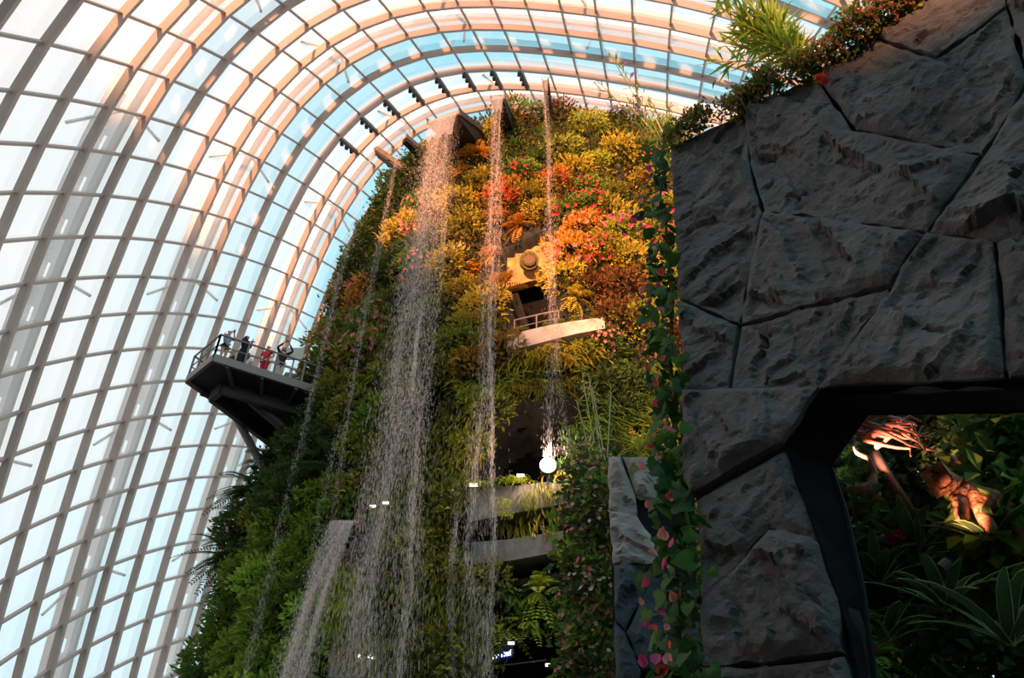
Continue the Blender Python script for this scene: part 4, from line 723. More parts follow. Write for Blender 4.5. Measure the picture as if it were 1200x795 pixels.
for k in chosen:
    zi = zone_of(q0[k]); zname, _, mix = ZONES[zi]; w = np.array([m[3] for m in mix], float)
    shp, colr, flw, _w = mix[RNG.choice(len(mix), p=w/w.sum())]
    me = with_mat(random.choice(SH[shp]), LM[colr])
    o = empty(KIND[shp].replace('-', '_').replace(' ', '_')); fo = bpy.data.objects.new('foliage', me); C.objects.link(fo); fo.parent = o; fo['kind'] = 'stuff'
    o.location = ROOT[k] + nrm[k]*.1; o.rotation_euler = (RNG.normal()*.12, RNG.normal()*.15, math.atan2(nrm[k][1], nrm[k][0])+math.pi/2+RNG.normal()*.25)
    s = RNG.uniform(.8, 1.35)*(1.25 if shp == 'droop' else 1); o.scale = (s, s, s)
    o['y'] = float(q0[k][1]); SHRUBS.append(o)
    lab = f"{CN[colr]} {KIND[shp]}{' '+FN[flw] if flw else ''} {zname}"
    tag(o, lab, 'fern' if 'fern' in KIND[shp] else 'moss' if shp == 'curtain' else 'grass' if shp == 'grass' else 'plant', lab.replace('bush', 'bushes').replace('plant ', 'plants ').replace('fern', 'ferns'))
    if flw:
        b = bpy.data.objects.new('blossoms', with_mat(random.choice(BL), FLW[flw])); C.objects.link(b); b.parent = o
for (x, y, lb) in ((612, 389, 'leftmost on'), (640, 383, 'left of the middle of'), (656, 379, 'at the middle of'), (672, 375, 'right of the middle of'), (694, 372, 'rightmost on')):
    o = empty('fern', hit(x, y, .75)); fo = bpy.data.objects.new('foliage', with_mat(SH['fern'][0], LM['lime'])); C.objects.link(fo); fo.parent = o; fo['kind'] = 'stuff'; o.scale = (.36, .36, .36)
    tag(o, f'small yellow-green fern {lb} the pale balcony ledge', 'fern', 'small ferns along the balcony ledge')
for (x, y, out, shp, colr, sc_, lb) in ((566, 568, .6, 'grass', 'lime', .42, 'arching grass at the left end of the planter trough'), (588, 565, .6, 'grass', 'green', .42, 'arching grass left of the small trough lamp'), (606, 563, .6, 'grass', 'lime', .45, 'arching grass around the small trough lamp'), (655, 556, .6, 'grass', 'gold', .42, 'arching grass right of the floodlight'),
        (592, 588, .9, 'curtain', 'lime', .42, 'short moss curtain hanging over the trough, left'), (620, 578, .9, 'curtain', 'lime', .42, 'short moss curtain hanging over the trough below the floodlight'), (652, 574, .9, 'curtain', 'moss', .4, 'short moss curtain hanging over the trough, right'),
        (398, 662, .6, 'curtain', 'lime', .8, 'yellow-green moss curtain just under the low left spout'), (414, 680, .6, 'curtain', 'lime', .9, 'yellow-green moss curtain above the round column, right strand'), (398, 705, .6, 'curtain', 'lime', .8, 'yellow-green moss curtain above the round column, left strand')):
    o = empty('arching_grass' if shp == 'grass' else 'curtain_of_hanging_moss', hit(x, y, out)); fo = bpy.data.objects.new('foliage', with_mat(SH[shp][0], LM[colr])); C.objects.link(fo); fo.parent = o; fo['kind'] = 'stuff'; o.scale = (sc_, sc_, sc_)
    tag(o, lb, 'grass' if shp == 'grass' else 'moss')
relabel(SHRUBS)
# the close carpet of small leaves that fills the gaps (nobody could count it)
K = RNG.choice(len(S0), min(len(S0), 30000), replace=False)
cl = np.zeros((len(K), 3)); zi_c = {}
qk = q0[K]; zidx = np.full(len(K), -1)
for zi, z in enumerate(ZONES):
    m_ = inside(z[1], qk) & (zidx < 0); zidx[m_] = zi
    if m_.any():
        w = np.array([m[3] for m in z[2]], float); ch = RNG.choice(len(z[2]), size=m_.sum(), p=w/w.sum())
        patchy = (vnoise(S0[K][m_]*.9, 21)+1)/2; ch2 = np.clip((patchy*len(z[2])).astype(int), 0, len(z[2])-1); ch = np.where(RNG.random(m_.sum()) < .55, ch, ch2)
        cl[m_] = [LC[z[2][c][1]][RNG.integers(2)] for c in ch]
cl[zidx < 0] = LC['dark'][0]
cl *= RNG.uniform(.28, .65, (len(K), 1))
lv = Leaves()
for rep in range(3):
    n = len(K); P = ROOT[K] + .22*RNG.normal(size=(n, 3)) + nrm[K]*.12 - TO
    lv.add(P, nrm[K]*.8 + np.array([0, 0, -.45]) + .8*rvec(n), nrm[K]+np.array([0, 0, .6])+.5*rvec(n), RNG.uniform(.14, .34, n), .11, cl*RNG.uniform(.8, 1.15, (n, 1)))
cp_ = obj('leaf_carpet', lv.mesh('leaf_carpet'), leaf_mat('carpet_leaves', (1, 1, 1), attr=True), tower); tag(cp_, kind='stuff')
# ------------------------------------------------------------------ spouts and waterfalls
def spout(tip_px, root_px, tipY, width, hgt, name_label, keel=.3):
    a = at_y(*tip_px, tipY); b = hit(*root_px, -.8)
    d = b-a; d /= np.linalg.norm(d); s = np.cross(d, [0, 0, 1]); s /= np.linalg.norm(s)
    r = empty('water_spout', a); tag(r, name_label, 'spout')
    L = np.linalg.norm(b-a)
    MB().bar((0, 0, 0), d*L, width, .08).obj('spout_floor', M_STEEL_BROWN, r)
    for sg in (-1, 1): MB().bar(s*sg*width/2+[0, 0, hgt/2], s*sg*width/2+d*L+[0, 0, hgt/2], .05, hgt).obj('spout_side', M_STEEL_BROWN, r)
    w2 = s*width*.46; z = np.array([0, 0, 1.0]); kt, kb = d*L*.04, d*L
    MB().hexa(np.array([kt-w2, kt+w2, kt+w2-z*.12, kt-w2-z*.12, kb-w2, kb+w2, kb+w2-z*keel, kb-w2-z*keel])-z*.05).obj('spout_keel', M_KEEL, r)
    return a, d, s
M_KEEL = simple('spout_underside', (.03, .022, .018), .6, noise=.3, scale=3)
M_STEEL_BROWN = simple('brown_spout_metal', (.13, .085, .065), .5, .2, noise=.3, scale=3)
def drops(lip, d, s, width, zbot, n, v0, spread, size=1.0, strands=26, start=.0, drift=(0, 0)):
    """streaks of falling water, each a slender spindle"""
    out = np.array([-d[0]*.3, -1.0, 0]); H = lip[2]-zbot
    h = H*RNG.uniform(start, 1, n)**1.15; t = np.sqrt(2*h/9.81)
    sc = RNG.uniform(-1, 1, strands); u = np.where(RNG.random(n) < .5, RNG.normal(size=n)*.5, sc[RNG.integers(strands, size=n)]*.75 + RNG.normal(size=n)*.16)
    wob = .25*vnoise(np.stack([u*3, h*.35, 0*h], -1), 5)
    lat = u*width/2*(1+spread*(h/H)) + wob*(.15+h/H)
    P = lip + s*lat[:, None] + out*(v0*t)[:, None] + np.array([0, 0, -1.0])*h[:, None]
    P += np.stack([drift[0]*h/H, drift[1]*h/H, 0*h], -1) + RNG.normal(size=(n, 3))*[.04, .10, .05]*(0.3+h/H)[:, None]
    dirv = unit(out*v0 + np.array([0, 0, -1.0])*(9.81*t)[:, None] + RNG.normal(size=(n, 3))*.25)
    L = np.clip(.05+.02*h**.6, .05, .2)*RNG.uniform(.5, 1.7, n)*size; big = RNG.random(n) < .06; L *= np.where(big, 1.5, .8); W = np.where(big, .0125, .0065)*RNG.uniform(.6, 1.6, n)*size
    e1 = unit(np.cross(dirv, [0, 1, 0.01])); e2 = np.cross(dirv, e1)
    V = np.empty((n, 5, 3)); V[:, 0] = P-dirv*(L/2)[:, None]; V[:, 4] = P+dirv*(L/2)[:, None]
    for k in range(3):
        a = 2*math.pi*k/3; V[:, 1+k] = P + dirv*(L*.15)[:, None] + (e1*math.cos(a)+e2*math.sin(a))*W[:, None]
    b = 5*np.arange(n)[:, None]
    Fc = np.concatenate([b+[0, 1, 2], b+[0, 2, 3], b+[0, 3, 1], b+[4, 2, 1], b+[4, 3, 2], b+[4, 1, 3]])
    return V.reshape(-1, 3), Fc
def sheet(lip, d, s, width, v0, h1, n=10, m=10, taper=.85):
    out = np.array([-d[0]*.3, -1.0, 0]); V = []
    for k in range(n):
        h = h1*(k/(n-1))**1.6; t = math.sqrt(2*h/9.81)
        for i in range(m):
            u = (i/(m-1)-.5)*width*(1-(1-taper)*k/(n-1)); j = .05*math.sin(i*2.3+k*.9)*k/n
            V.append(lip + s*u + out*(v0*t + j) + np.array([0, 0, -h*(1+.12*math.sin(i*1.7))]))
    V = [lip + d*.5 + s*((i/(m-1)-.5)*width) + [0, 0, .06] for i in range(m)] + V
    return np.array(V), [(k*m+i, k*m+i+1, (k+1)*m+i+1, (k+1)*m+i) for k in range(n) for i in range(m-1)]
def waterfall(lip, d, s, width, zbot, n, v0, spread, label, h1=1.5, size=1.0, strands=26, drift=(0, 0), start=0.0, mat=None):
    r = empty('waterfall', lip); tag(r, label, 'waterfall')
    if h1:
        V, f = sheet(lip+[0, 0, .12], d, s, width*.95, v0, h1); obj('water_sheet', mesh_np('water_sheet', V-lip, [f], True), M_SHEET, r)
    V, f = drops(lip+[0, 0, .1], d, s, width, zbot, n, v0, spread, size, strands, start, drift)
    tag(obj('falling_drops', mesh_np('falling_drops', V-lip, [f]), mat or M_DROPS, r), kind='stuff')
a1, d1, s1 = spout((519, 139), (558, 166), 21.6, 1.6, .30, 'wide brown water spout feeding the widest fall', 1.5)
waterfall(a1, d1, s1, 1.55, 4.0, 48000, .6, .75, 'widest waterfall dropping the full height of the tower', 1.9, 1.0, 40)
a2, d2, s2 = spout((583, 116), (598, 148), 21.9, .65, .28, 'brown water spout at the top of the second tall fall', 1.2)
waterfall(a2, d2, s2, .6, 4.0, 15000, .45, .9, 'tall narrow waterfall just right of the widest one', 1.4, 1.0, 16)
a3, d3, s3 = spout((639, 94), (647, 150), 22.1, .28, .25, 'thin dark water spout standing above the crown')
waterfall(a3, d3, s3, .26, 12.5, 6500, .3, 1.6, 'thin third waterfall in front of the balcony ledge', 1.2, .9, 8)
a4, d4, s4 = spout((440, 178), (492, 214), 26.5, .4, .28, 'lower of two slim spouts jutting left from the crown')
waterfall(a4, d4, s4, .35, 6.0, 4200, .75, 2.4, 'faint veil of water falling past the platform end', 1.6, .95, 9)
a5, d5, s5 = spout((473, 163), (500, 186), 25.2, .35, .28, 'upper of two slim spouts jutting left from the crown')
waterfall(a5, d5, s5, .3, 9.0, 4000, .75, 2.4, 'faint veil of water between the platform and the widest fall', 1.4, .95, 9)
a6, d6, s6 = spout((402, 615), (424, 632), 22.2, .75, .30, 'short boxy spout low on the left of the tower')
waterfall(a6, d6, s6, .75, 4.6, 19000, 1.0, .5, 'short wide waterfall pouring from the low left spout', 0.8, 1.1, 24, (-.7, 0))
p7 = hit(535, 570, .7); waterfall(p7, np.array([0, 1.0, 0]), np.array([1.0, 0, 0]), .22, 5.0, 2600, .25, .6, 'stringy trickle of water between the two tall falls', .5, 1.1, 4)
bx = hit(418, 630, 1.3); sb = empty('spout_box', bx); tag(sb, 'open concrete box under the low left spout', 'box')
for (c, dd) in (((0, .5, -.45), (.95, 1.0, .08)), ((0, .5, .3), (.95, 1.0, .1)), ((-.45, .5, -.1), (.07, 1.0, .8)), ((.45, .5, -.1), (.07, 1.0, .8))):
    MB().box(c, dd).obj('box_side', M_CONC, sb)

# ------------------------------------------------------------------ viewing platform
DZ = 18.0
def dk(x, y): return at_z(x, y, DZ)
A_, B_, C_, E_ = dk(250, 421), dk(384, 463), dk(219, 446), dk(322, 518)
B2 = dk(400, 480) + [1.2, 1.0, 0]; E2 = E_ + np.array([3.2, -1.0, 0])
pf = empty('viewing_platform', A_); tag(pf, 'cantilevered steel viewing platform jutting from the left of the tower', 'platform')
def o_(p): return np.asarray(p, float)-A_
hole = [dk(282, 466), dk(302, 464), dk(352, 488), dk(338, 503), dk(316, 492)]
# deck as strips round an open lattice bay
def quad_plate(P, t, name, mat, parent): return MB().prism(np.array([o_(p) for p in P]), (0, 0, t)).obj(name, mat, parent)
I1, I2, I3 = dk(262, 450), dk(250, 459), dk(318, 511); I4 = dk(366, 480)
quad_plate([A_, I1, I2, C_], .12, 'deck_plate', M_DARKSTEEL, pf)
quad_plate([A_, B_, I4, I1], .12, 'deck_plate', M_DARKSTEEL, pf)
quad_plate([C_, I2, I3, E_], .12, 'deck_plate', M_DARKSTEEL, pf)
quad_plate([I1, hole[1], hole[0], I2], .12, 'deck_plate', M_DARKSTEEL, pf)
quad_plate([I1, I4, hole[2], hole[1]], .12, 'deck_plate', M_DARKSTEEL, pf)
quad_plate([I2, hole[0], hole[4], hole[3], I3], .12, 'deck_plate', M_DARKSTEEL, pf)
quad_plate([I4, B_, B2, E2, E_, I3, hole[3], hole[2]], .12, 'deck_plate', M_DARKSTEEL, pf)
for k in range(7):
    t = (k+.5)/7; a = hole[0]*(1-t)+hole[3]*t; b = hole[1]*(1-t)+hole[2]*t
    MB().bar(o_(a), o_(b), .16, .16).obj('lattice_bar', M_DARKSTEEL, pf)
MB().bar(o_((hole[0]+hole[1])/2), o_((hole[2]+hole[3])/2), .25, .2).obj('lattice_bar', M_DARKSTEEL, pf)
for a, b in ((A_, B_), (C_, A_), (C_, E_)): MB().bar(o_(a)+[0, 0, .05], o_(b)+[0, 0, .05], .12, .34).obj('edge_beam', M_RAIL, pf)
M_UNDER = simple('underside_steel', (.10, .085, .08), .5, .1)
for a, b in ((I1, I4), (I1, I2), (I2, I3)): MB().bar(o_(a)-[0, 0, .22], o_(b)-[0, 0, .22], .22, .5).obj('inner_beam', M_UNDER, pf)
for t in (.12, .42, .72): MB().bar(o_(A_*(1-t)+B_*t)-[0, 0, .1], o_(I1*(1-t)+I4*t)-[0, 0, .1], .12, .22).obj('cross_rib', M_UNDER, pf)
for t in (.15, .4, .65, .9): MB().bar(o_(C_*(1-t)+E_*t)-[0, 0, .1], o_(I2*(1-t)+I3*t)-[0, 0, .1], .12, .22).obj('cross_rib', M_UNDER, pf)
MB().tube([o_(dk(296, 468))-[0, 0, .1], o_(hit(344, 511, -.3))], .22, 10).obj('raking_strut', M_UNDER, pf)
MB().tube([o_(dk(279, 490))-[0, 0, .1], o_(at_y(309, 550, 27.8))], .17, 10).obj('raking_strut', M_UNDER, pf)
def rail(a, b, n, skip0=False):
    a, b = o_(a), o_(b)
    MB().tube([a+[0, 0, 1.2], b+[0, 0, 1.2]], .04, 6).obj('handrail', M_RAIL, pf)
    MB().tube([a+[0, 0, .68], b+[0, 0, .68]], .025, 6).obj('mid_rail', M_RAIL, pf)
    for k in range(1 if skip0 else 0, n+1): p = a*(1-k/n)+b*k/n; MB().bar(p+[0, 0, .1], p+[0, 0, 1.2], .07, .05, (0, 1, 0)).obj('rail_post', M_RAIL, pf)
rail(A_, B_, 4); rail(C_, A_, 3, False); rail(C_, E_, 5, True)
MB().bar(o_(C_*.65+A_*.35)+[0, .5, .12], o_(C_*.9+A_*.1)+[.5, .8, 1.15], .5, .06).obj('lectern_board', M_DARKSTEEL, pf)
nb = MB().box(o_(dk(314, 432)+np.array([.35, 1.6, 1.95])), (.75, .06, .6)); nb.bar(o_(dk(314, 432)+np.array([.35, 1.65, .1])), o_(dk(314, 432)+np.array([.35, 1.65, 1.7])), .06, .06, (0, 1, 0)); nb.obj('notice_board', simple('beige_board', (.55, .52, .42), .6), pf)

# ------------------------------------------------------------------ people
SKIN = simple('skin', (.55, .33, .25), .6); HAIR = simple('dark_hair', (.03, .022, .02), .6); BROWNHAIR = simple('brown_hair', (.16, .09, .06), .6)
def skinned(name, nodes, edges, mat, parent, root=0, sub=1):
    me = bpy.data.meshes.new(name); me.from_pydata([n[0] for n in nodes], edges, [])
    o = bpy.data.objects.new(name, me); C.objects.link(o)
    md = o.modifiers.new('s', 'SKIN'); md.use_smooth_shade = True
    for k, n in enumerate(nodes):
        r = n[1] if isinstance(n[1], tuple) else (n[1], n[1]); me.skin_vertices[0].data[k].radius = r
        me.skin_vertices[0].data[k].use_root = (k == root)
    if sub: o.modifiers.new('u', 'SUBSURF').levels = sub
    dg = bpy.context.evaluated_depsgraph_get(); new = bpy.data.meshes.new_from_object(o.evaluated_get(dg))
    o.modifiers.clear(); o.data = new; new.name = name; bpy.data.meshes.remove(me)
    new.materials.clear(); new.materials.append(mat); o.parent = parent; return o
def lerp(a, b, t): return tuple(np.asarray(a)*(1-t)+np.asarray(b)*t)
def person(label, loc, yaw, arms, top, bottom, hair='short', hairmat=None, k=1.0, long_top=False, dress=False, hijab=None, sleeve='short', legs_bare=True, shoes=None):
    r = empty('person', loc, yaw); tag(r, label, 'person'); r.scale = (k, k, k)
    sh = {-1: (-.175, 0, 1.385), 1: (.175, 0, 1.385)}
    nodes = [((0, 0, .92), (.135, .10)), ((0, 0, 1.08), (.115, .09)), ((0, 0, 1.28), (.145, .105)), ((0, .005, 1.42), (.07, .06)), ((0, 0, 1.475), .052),
             ((0, -.012, 1.535), (.066, .075)), ((0, -.008, 1.60), (.078, .092)), ((0, .004, 1.665), (.058, .068))]
    edges = [(0, 1), (1, 2), (2, 3), (3, 4), (4, 5), (5, 6), (6, 7)]
    for sg in (-1, 1):
        el, wr = arms[sg]; b = len(nodes); s0 = sh[sg]; wr = np.array(wr); el = np.array(el)
        hd = unit((wr-el)[None])[0]; side = unit(np.cross(hd, [0, -1, .2])[None])[0]; pal = wr+hd*.07
        nodes += [(s0, .055), (tuple(lerp(s0, el, .5)), .046), (tuple(el), .038), (tuple(lerp(el, wr, .5)), .034), (tuple(wr), .024), (tuple(pal), (.036, .018))]
        edges += [(2, b), (b, b+1), (b+1, b+2), (b+2, b+3), (b+3, b+4), (b+4, b+5)]
        bend = np.array([0, -.5, 0])
        for f, (off, ln) in enumerate(((-.028, .060), (-.010, .072), (.010, .068), (.027, .052))):
            c = len(nodes); p0 = pal+side*off+hd*.03; p1 = p0+hd*ln*.55; p2 = p1+unit((hd+bend)[None])[0]*ln*.5
            nodes += [(tuple(p0), .010), (tuple(p1), .009), (tuple(p2), .0075)]; edges += [(b+5, c), (c, c+1), (c+1, c+2)]
        c = len(nodes); p0 = wr+hd*.03-side*.03; p1 = p0+hd*.035-side*.022
        nodes += [(tuple(p0), .011), (tuple(p1), .009)]; edges += [(b+4, c), (c, c+1)]
        h0 = (sg*.085, 0, .87); kn = (sg*.095, -.015, .48); an = (sg*.10, .02, .085); c = len(nodes)
        nodes += [(h0, .095), (tuple(lerp(h0, kn, .5)), .078), (kn, .054), (tuple(lerp(kn, an, .4)), .052), (an, .034), ((sg*.105, -.05, .035), (.04, .03)), ((sg*.11, -.14, .025), (.038, .022))]
        edges += [(0, c), (c, c+1), (c+1, c+2), (c+2, c+3), (c+3, c+4), (c+4, c+5), (c+5, c+6)]
    body = skinned('body', nodes, edges, SKIN, r)
    fc = MB().ball((0, -.105, 1.565), (.013, .02, .022), 6, 5).obj('nose', SKIN, body, True)
    for sx in (-.03, .03): MB().ball((sx, -.088, 1.597), .011, 6, 5).obj('eye', HAIR, body, True)
    MB().ball((0, -.092, 1.528), (.022, .008, .007), 8, 4).obj('mouth', simple('lips', (.45, .16, .14), .5), body, True)
    for sx in (-.083, .083): MB().ball((sx, .005, 1.59), (.012, .02, .03), 6, 5).obj('ear', SKIN, body, True)
    # clothes
    tn = [((0, 0, .90 if not long_top else .62), (.155, .12) if not long_top else (.21, .16)), ((0, 0, 1.08), (.14, .112)), ((0, 0, 1.27), (.168, .125)), ((0, .005, 1.405), (.10, .075))]
    te = [(0, 1), (1, 2), (2, 3)]
    for sg in (-1, 1):
        el, wr = arms[sg]; c = len(tn); e = .6 if sleeve == 'short' else 1
        tn += [(sh[sg], .074), (tuple(lerp(sh[sg], el, e)), .062 if e < 1 else .052)]; te += [(2, c), (c, c+1)]
        if sleeve == 'long': tn += [(tuple(lerp(el, wr, .95)), .038)]; te += [(c+1, c+2)]
    skinned('shirt' if not dress else 'dress_top', tn, te, top, r)
    if dress:
        V = []; n = 18
        for z, rr in ((1.0, .15), (.8, .20), (.4, .21), (.07, .24)):
            V += [(rr*math.cos(2*math.pi*i/n), rr*.8*math.sin(2*math.pi*i/n), z) for i in range(n)]
        MB().raw(V, [(a*n+i, a*n+(i+1) % n, (a+1)*n+(i+1) % n, (a+1)*n+i) for a in range(3) for i in range(n)], []).obj('skirt', bottom, r, True)
    else:
        bn = [((0, 0, .95), (.148, .115))]; be = []
        for sg in (-1, 1):
            c = len(bn); h0 = (sg*.085, 0, .85); kn = (sg*.095, -.015, .48); an = (sg*.10, .02, .10)
            bn += [(h0, .108), (tuple(lerp(h0, kn, .45)), .098)]; be += [(0, c), (c, c+1)]
            if not legs_bare: bn += [(kn, .075), (an, .058)]; be += [(c+1, c+2), (c+2, c+3)]
        skinned('shorts' if legs_bare else 'trousers', bn, be, bottom, r)
    if shoes is not None:
        for sg in (-1, 1): skinned('shoe', [((sg*.10, .03, .05), .05), ((sg*.105, -.05, .04), (.05, .04)), ((sg*.11, -.15, .03), (.045, .03))], [(0, 1), (1, 2)], shoes, r)
    if hijab is not None:
        h = skinned('headscarf', [((0, .03, 1.36), (.15, .12)), ((0, .03, 1.48), (.10, .10)), ((0, .03, 1.58), (.10, .105)), ((0, .03, 1.67), (.075, .08))], [(0, 1), (1, 2), (2, 3)], hijab, r)
    else:
        nd = [((0, .035, 1.60), (.083, .088)), ((0, .012, 1.672), (.07, .08))]; ed = [(0, 1)]
        if hair == 'long': nd += [((0, .07, 1.45), (.08, .045)), ((0, .08, 1.30), (.06, .03))]; ed += [(0, 2), (2, 3)]
        skinned('hair', nd, ed, hairmat or HAIR, r)
    return r
def cloth(n, c): return simple(n, c, .85, noise=.08, scale=9)
DOWN = {-1: ((-.24, .03, 1.12), (-.22, -.03, .88)), 1: ((.24, .03, 1.12), (.22, -.03, .88))}
FACE = {-1: ((-.22, -.14, 1.24), (-.08, -.19, 1.45)), 1: ((.23, -.14, 1.27), (.10, -.19, 1.49))}
OVER = {-1: ((-.30, -.12, 1.50), (-.12, -.20, 1.72)), 1: ((.34, -.10, 1.52), (.14, -.20, 1.74))}
FOLD = {-1: ((-.22, -.10, 1.18), (-.02, -.24, 1.30)), 1: ((.22, -.10, 1.18), (.04, -.26, 1.34))}
def on_edge(x, d): y = 421 + (x-250)*(463-421)/134; p = dk(x, y); p = p + unit(p[None]*[1, 1, 0])[0]*d; p[2] = DZ+.13; return p
P1 = person('person in a pale blue shirt and black shorts raising both hands', on_edge(259, .4), math.radians(60), FACE, cloth('pale_blue_cotton', (.30, .38, .52)), cloth('black_cotton', (.03, .03, .035)), shoes=cloth('white_shoe', (.6, .58, .55)))
MB().ball((.03, -.13, .97), (.10, .05, .05), 10, 6).obj('waist_pouch', cloth('cream_pouch', (.75, .70, .60)), P1, True)
MB().box((.05, -.22, 1.60), (.08, .012, .15)).obj('phone', M_DARKSTEEL, P1)
person('person in dark clothes behind the pale blue shirt, at the platform corner', dk(240, 436)+np.array([.35, 1.1, .13]), math.radians(150), DOWN, cloth('dark_brown_jacket', (.05, .035, .03)), cloth('dark_trousers', (.05, .045, .045)), legs_bare=False, sleeve='long')
blk = cloth('black_cloth', (.012, .012, .015))
person('person in a long black dress and black headscarf leaning on the rail', on_edge(280, .35), math.radians(75), FOLD, blk, blk, dress=True, hijab=blk, sleeve='long', k=1.0)
person('person with brown hair in a white shirt, seen from behind low above the deck edge', on_edge(287, 1.6), math.radians(170), DOWN, cloth('white_cotton', (.75, .68, .66)), cloth('grey_trousers', (.2, .2, .2)), hair='long', hairmat=BROWNHAIR, legs_bare=False)
red = cloth('red_cloth', (.62, .035, .045))
person('person in a red shirt and red trousers with hands on hips', on_edge(307, .6), math.radians(-15), {-1: ((-.33, .03, 1.15), (-.18, -.03, 1.0)), 1: ((.33, .03, 1.15), (.18, -.03, 1.0))}, red, red, legs_bare=False, k=1.02)
P5 = person('person in a black tunic and headscarf photographing with arms overhead', on_edge(325, .3), math.radians(30), OVER, cloth('black_tunic', (.02, .02, .022)), cloth('white_trousers', (.68, .60, .55)), long_top=True, hijab=cloth('grey_scarf', (.05, .05, .055)), sleeve='long', legs_bare=False)
MB().box((.01, -.24, 1.85), (.16, .012, .08)).obj('phone', M_DARKSTEEL, P5)
person('person of whom only a dark-haired head shows, right of the black tunic', on_edge(338, 1.6), math.radians(20), DOWN, cloth('grey_shirt', (.3, .3, .32)), blk, legs_bare=False)
person('person whose dark head just shows above the deck, last before the tower', on_edge(352, 1.85), math.radians(-20), DOWN, cloth('navy_shirt', (.05, .06, .1)), blk, legs_bare=False)
# ------------------------------------------------------------------ big rock-clad wall on the right
RP = at_y(783, 172, 7.0); RD = np.array([.766, -.643, 0]); lean = math.radians(6)
RU = np.array([.643*math.sin(lean), .766*math.sin(lean), math.cos(lean)]); RU = RU - RD*(RU @ RD); RU /= np.linalg.norm(RU)
RN = np.cross(RD, RU); RN = RN if RN @ RP < 0 else -RN; RN /= np.linalg.norm(RN)
def on_wall(x, y, off=0.0):
    v = ray(x, y); t = ((RP+RN*off) @ RN)/(v @ RN); return v*t
def wc(P): P = np.asarray(P)-RP; return np.stack([P @ RD, P @ RU], -1)
def wp(st, off): return RP + np.asarray(st)[..., 0:1]*RD + np.asarray(st)[..., 1:2]*RU + np.asarray(off)[..., None]*RN
PANELS = [
 [(783,170),(869,130),(879,200),(892,245),(884,283),(874,331),(865,379),(792,348)],
 [(869,130),(935,95),(961,97),(1000,151),(1011,152),(1149,179),(1135,200),(1085,271),(990,258),(892,245),(879,200)],
 [(961,97),(935,95),(985,60),(1017,40),(1096,65),(1140,35),(1179,5),(1204,90),(1149,179),(1011,152),(1000,151)],
 [(1017,40),(985,60),(1060,5),(1100,-40),(1170,-40),(1179,5),(1140,35),(1096,65)],
 [(1179,5),(1170,-40),(1330,-60),(1330,100),(1204,90)],
 [(1204,90),(1330,100),(1330,230),(1200,271),(1165,282),(1085,271),(1135,200),(1149,179)],
 [(892,245),(990,258),(1085,271),(1053,316),(1042,333),(975,351),(938,358),(900,371),(865,379),(874,331),(884,283)],
 [(1085,271),(1165,282),(1170,326),(1175,400),(1179,445),(965,455),(998,400),(1041,341),(1053,316)],
 [(1165,282),(1200,271),(1330,230),(1330,436),(1179,445),(1175,400),(1170,326)],
 [(865,379),(900,371),(938,358),(975,351),(1042,333),(998,400),(965,455),(900,457),(852,457),(857,422)],
 [(792,348),(865,379),(857,422),(852,457),(799,459)],
 [(801,459),(852,457),(900,457),(965,455),(920,522),(900,533),(811,584),(803,560)],
 [(811,584),(900,533),(920,522),(948,600),(958,632),(900,618),(852,670),(819,706),(815,640)],
 [(819,706),(852,670),(900,618),(958,632),(985,708),(990,766),(900,777),(820,782)],
 [(820,782),(900,777),(990,766),(1010,820),(1020,900),(825,900)]]
wall = empty('wall_right', RP); tag(wall, 'dark grey wall of large chiselled rock panels with a faceted opening', kind='structure')
FAC = {}
def facets(st, cell, seed):
    """chipped rock: at each point the nearest of random chips, each with its own tilt"""
    g = np.floor(st/cell).astype(np.int64); best = np.full(len(st), 1e9); val = np.zeros(len(st))
    for dx in (-1, 0, 1):
        for dy in (-1, 0, 1):
            cx, cy = g[:, 0]+dx, g[:, 1]+dy; z = 0*cx
            p = np.stack([(cx+_hash(cx, cy, z, seed))*cell, (cy+_hash(cx, cy, z, seed+1))*cell], -1); d = st-p; dd = (d**2).sum(1)
            tx, ty, h = _hash(cx, cy, z, seed+2)-.5, _hash(cx, cy, z, seed+3)-.5, _hash(cx, cy, z, seed+4)-.5
            v = h*.5*cell + (d[:, 0]*tx*.9 + d[:, 1]*ty*.9); m = dd < best; val = np.where(m, v, val); best = np.where(m, dd, best)
    return val
def relief(st, rot, seed, k=1.0):
    c, s = math.cos(rot), math.sin(rot); q = np.stack([st[:, 0]*c-st[:, 1]*s, (st[:, 0]*s+st[:, 1]*c)*.55], -1)
    w = st + .10*np.stack([vnoise(np.c_[st*2.2, 0*st[:, 0]], seed), vnoise(np.c_[st*2.2, 0*st[:, 0]+9], seed)], -1)
    q = q + .16*np.stack([fbm(np.c_[st*1.7, 0*st[:, 0]], 3, seed+5), fbm(np.c_[st*1.7, 0*st[:, 0]+4], 3, seed+6)], -1)
    return k*(.42*facets(q, .62, seed) + .42*facets(q+3, .24, seed+7) + .35*facets(q*1.0+7, .10, seed+8) + .07*fbm(np.c_[w*1.4, 0*w[:, 0]], 4, seed) + .035*fbm(np.c_[w*7, 0*w[:, 0]], 3, seed+3))
def seg_dist(P, poly):
    d = np.full(len(P), 1e9); n = len(poly)
    for a in range(n):
        p, q = poly[a], poly[(a+1) % n]; e = q-p; t = np.clip(((P-p) @ e)/(e @ e), 0, 1); d = np.minimum(d, np.hypot(*(P-p-t[:, None]*e).T))
    return d
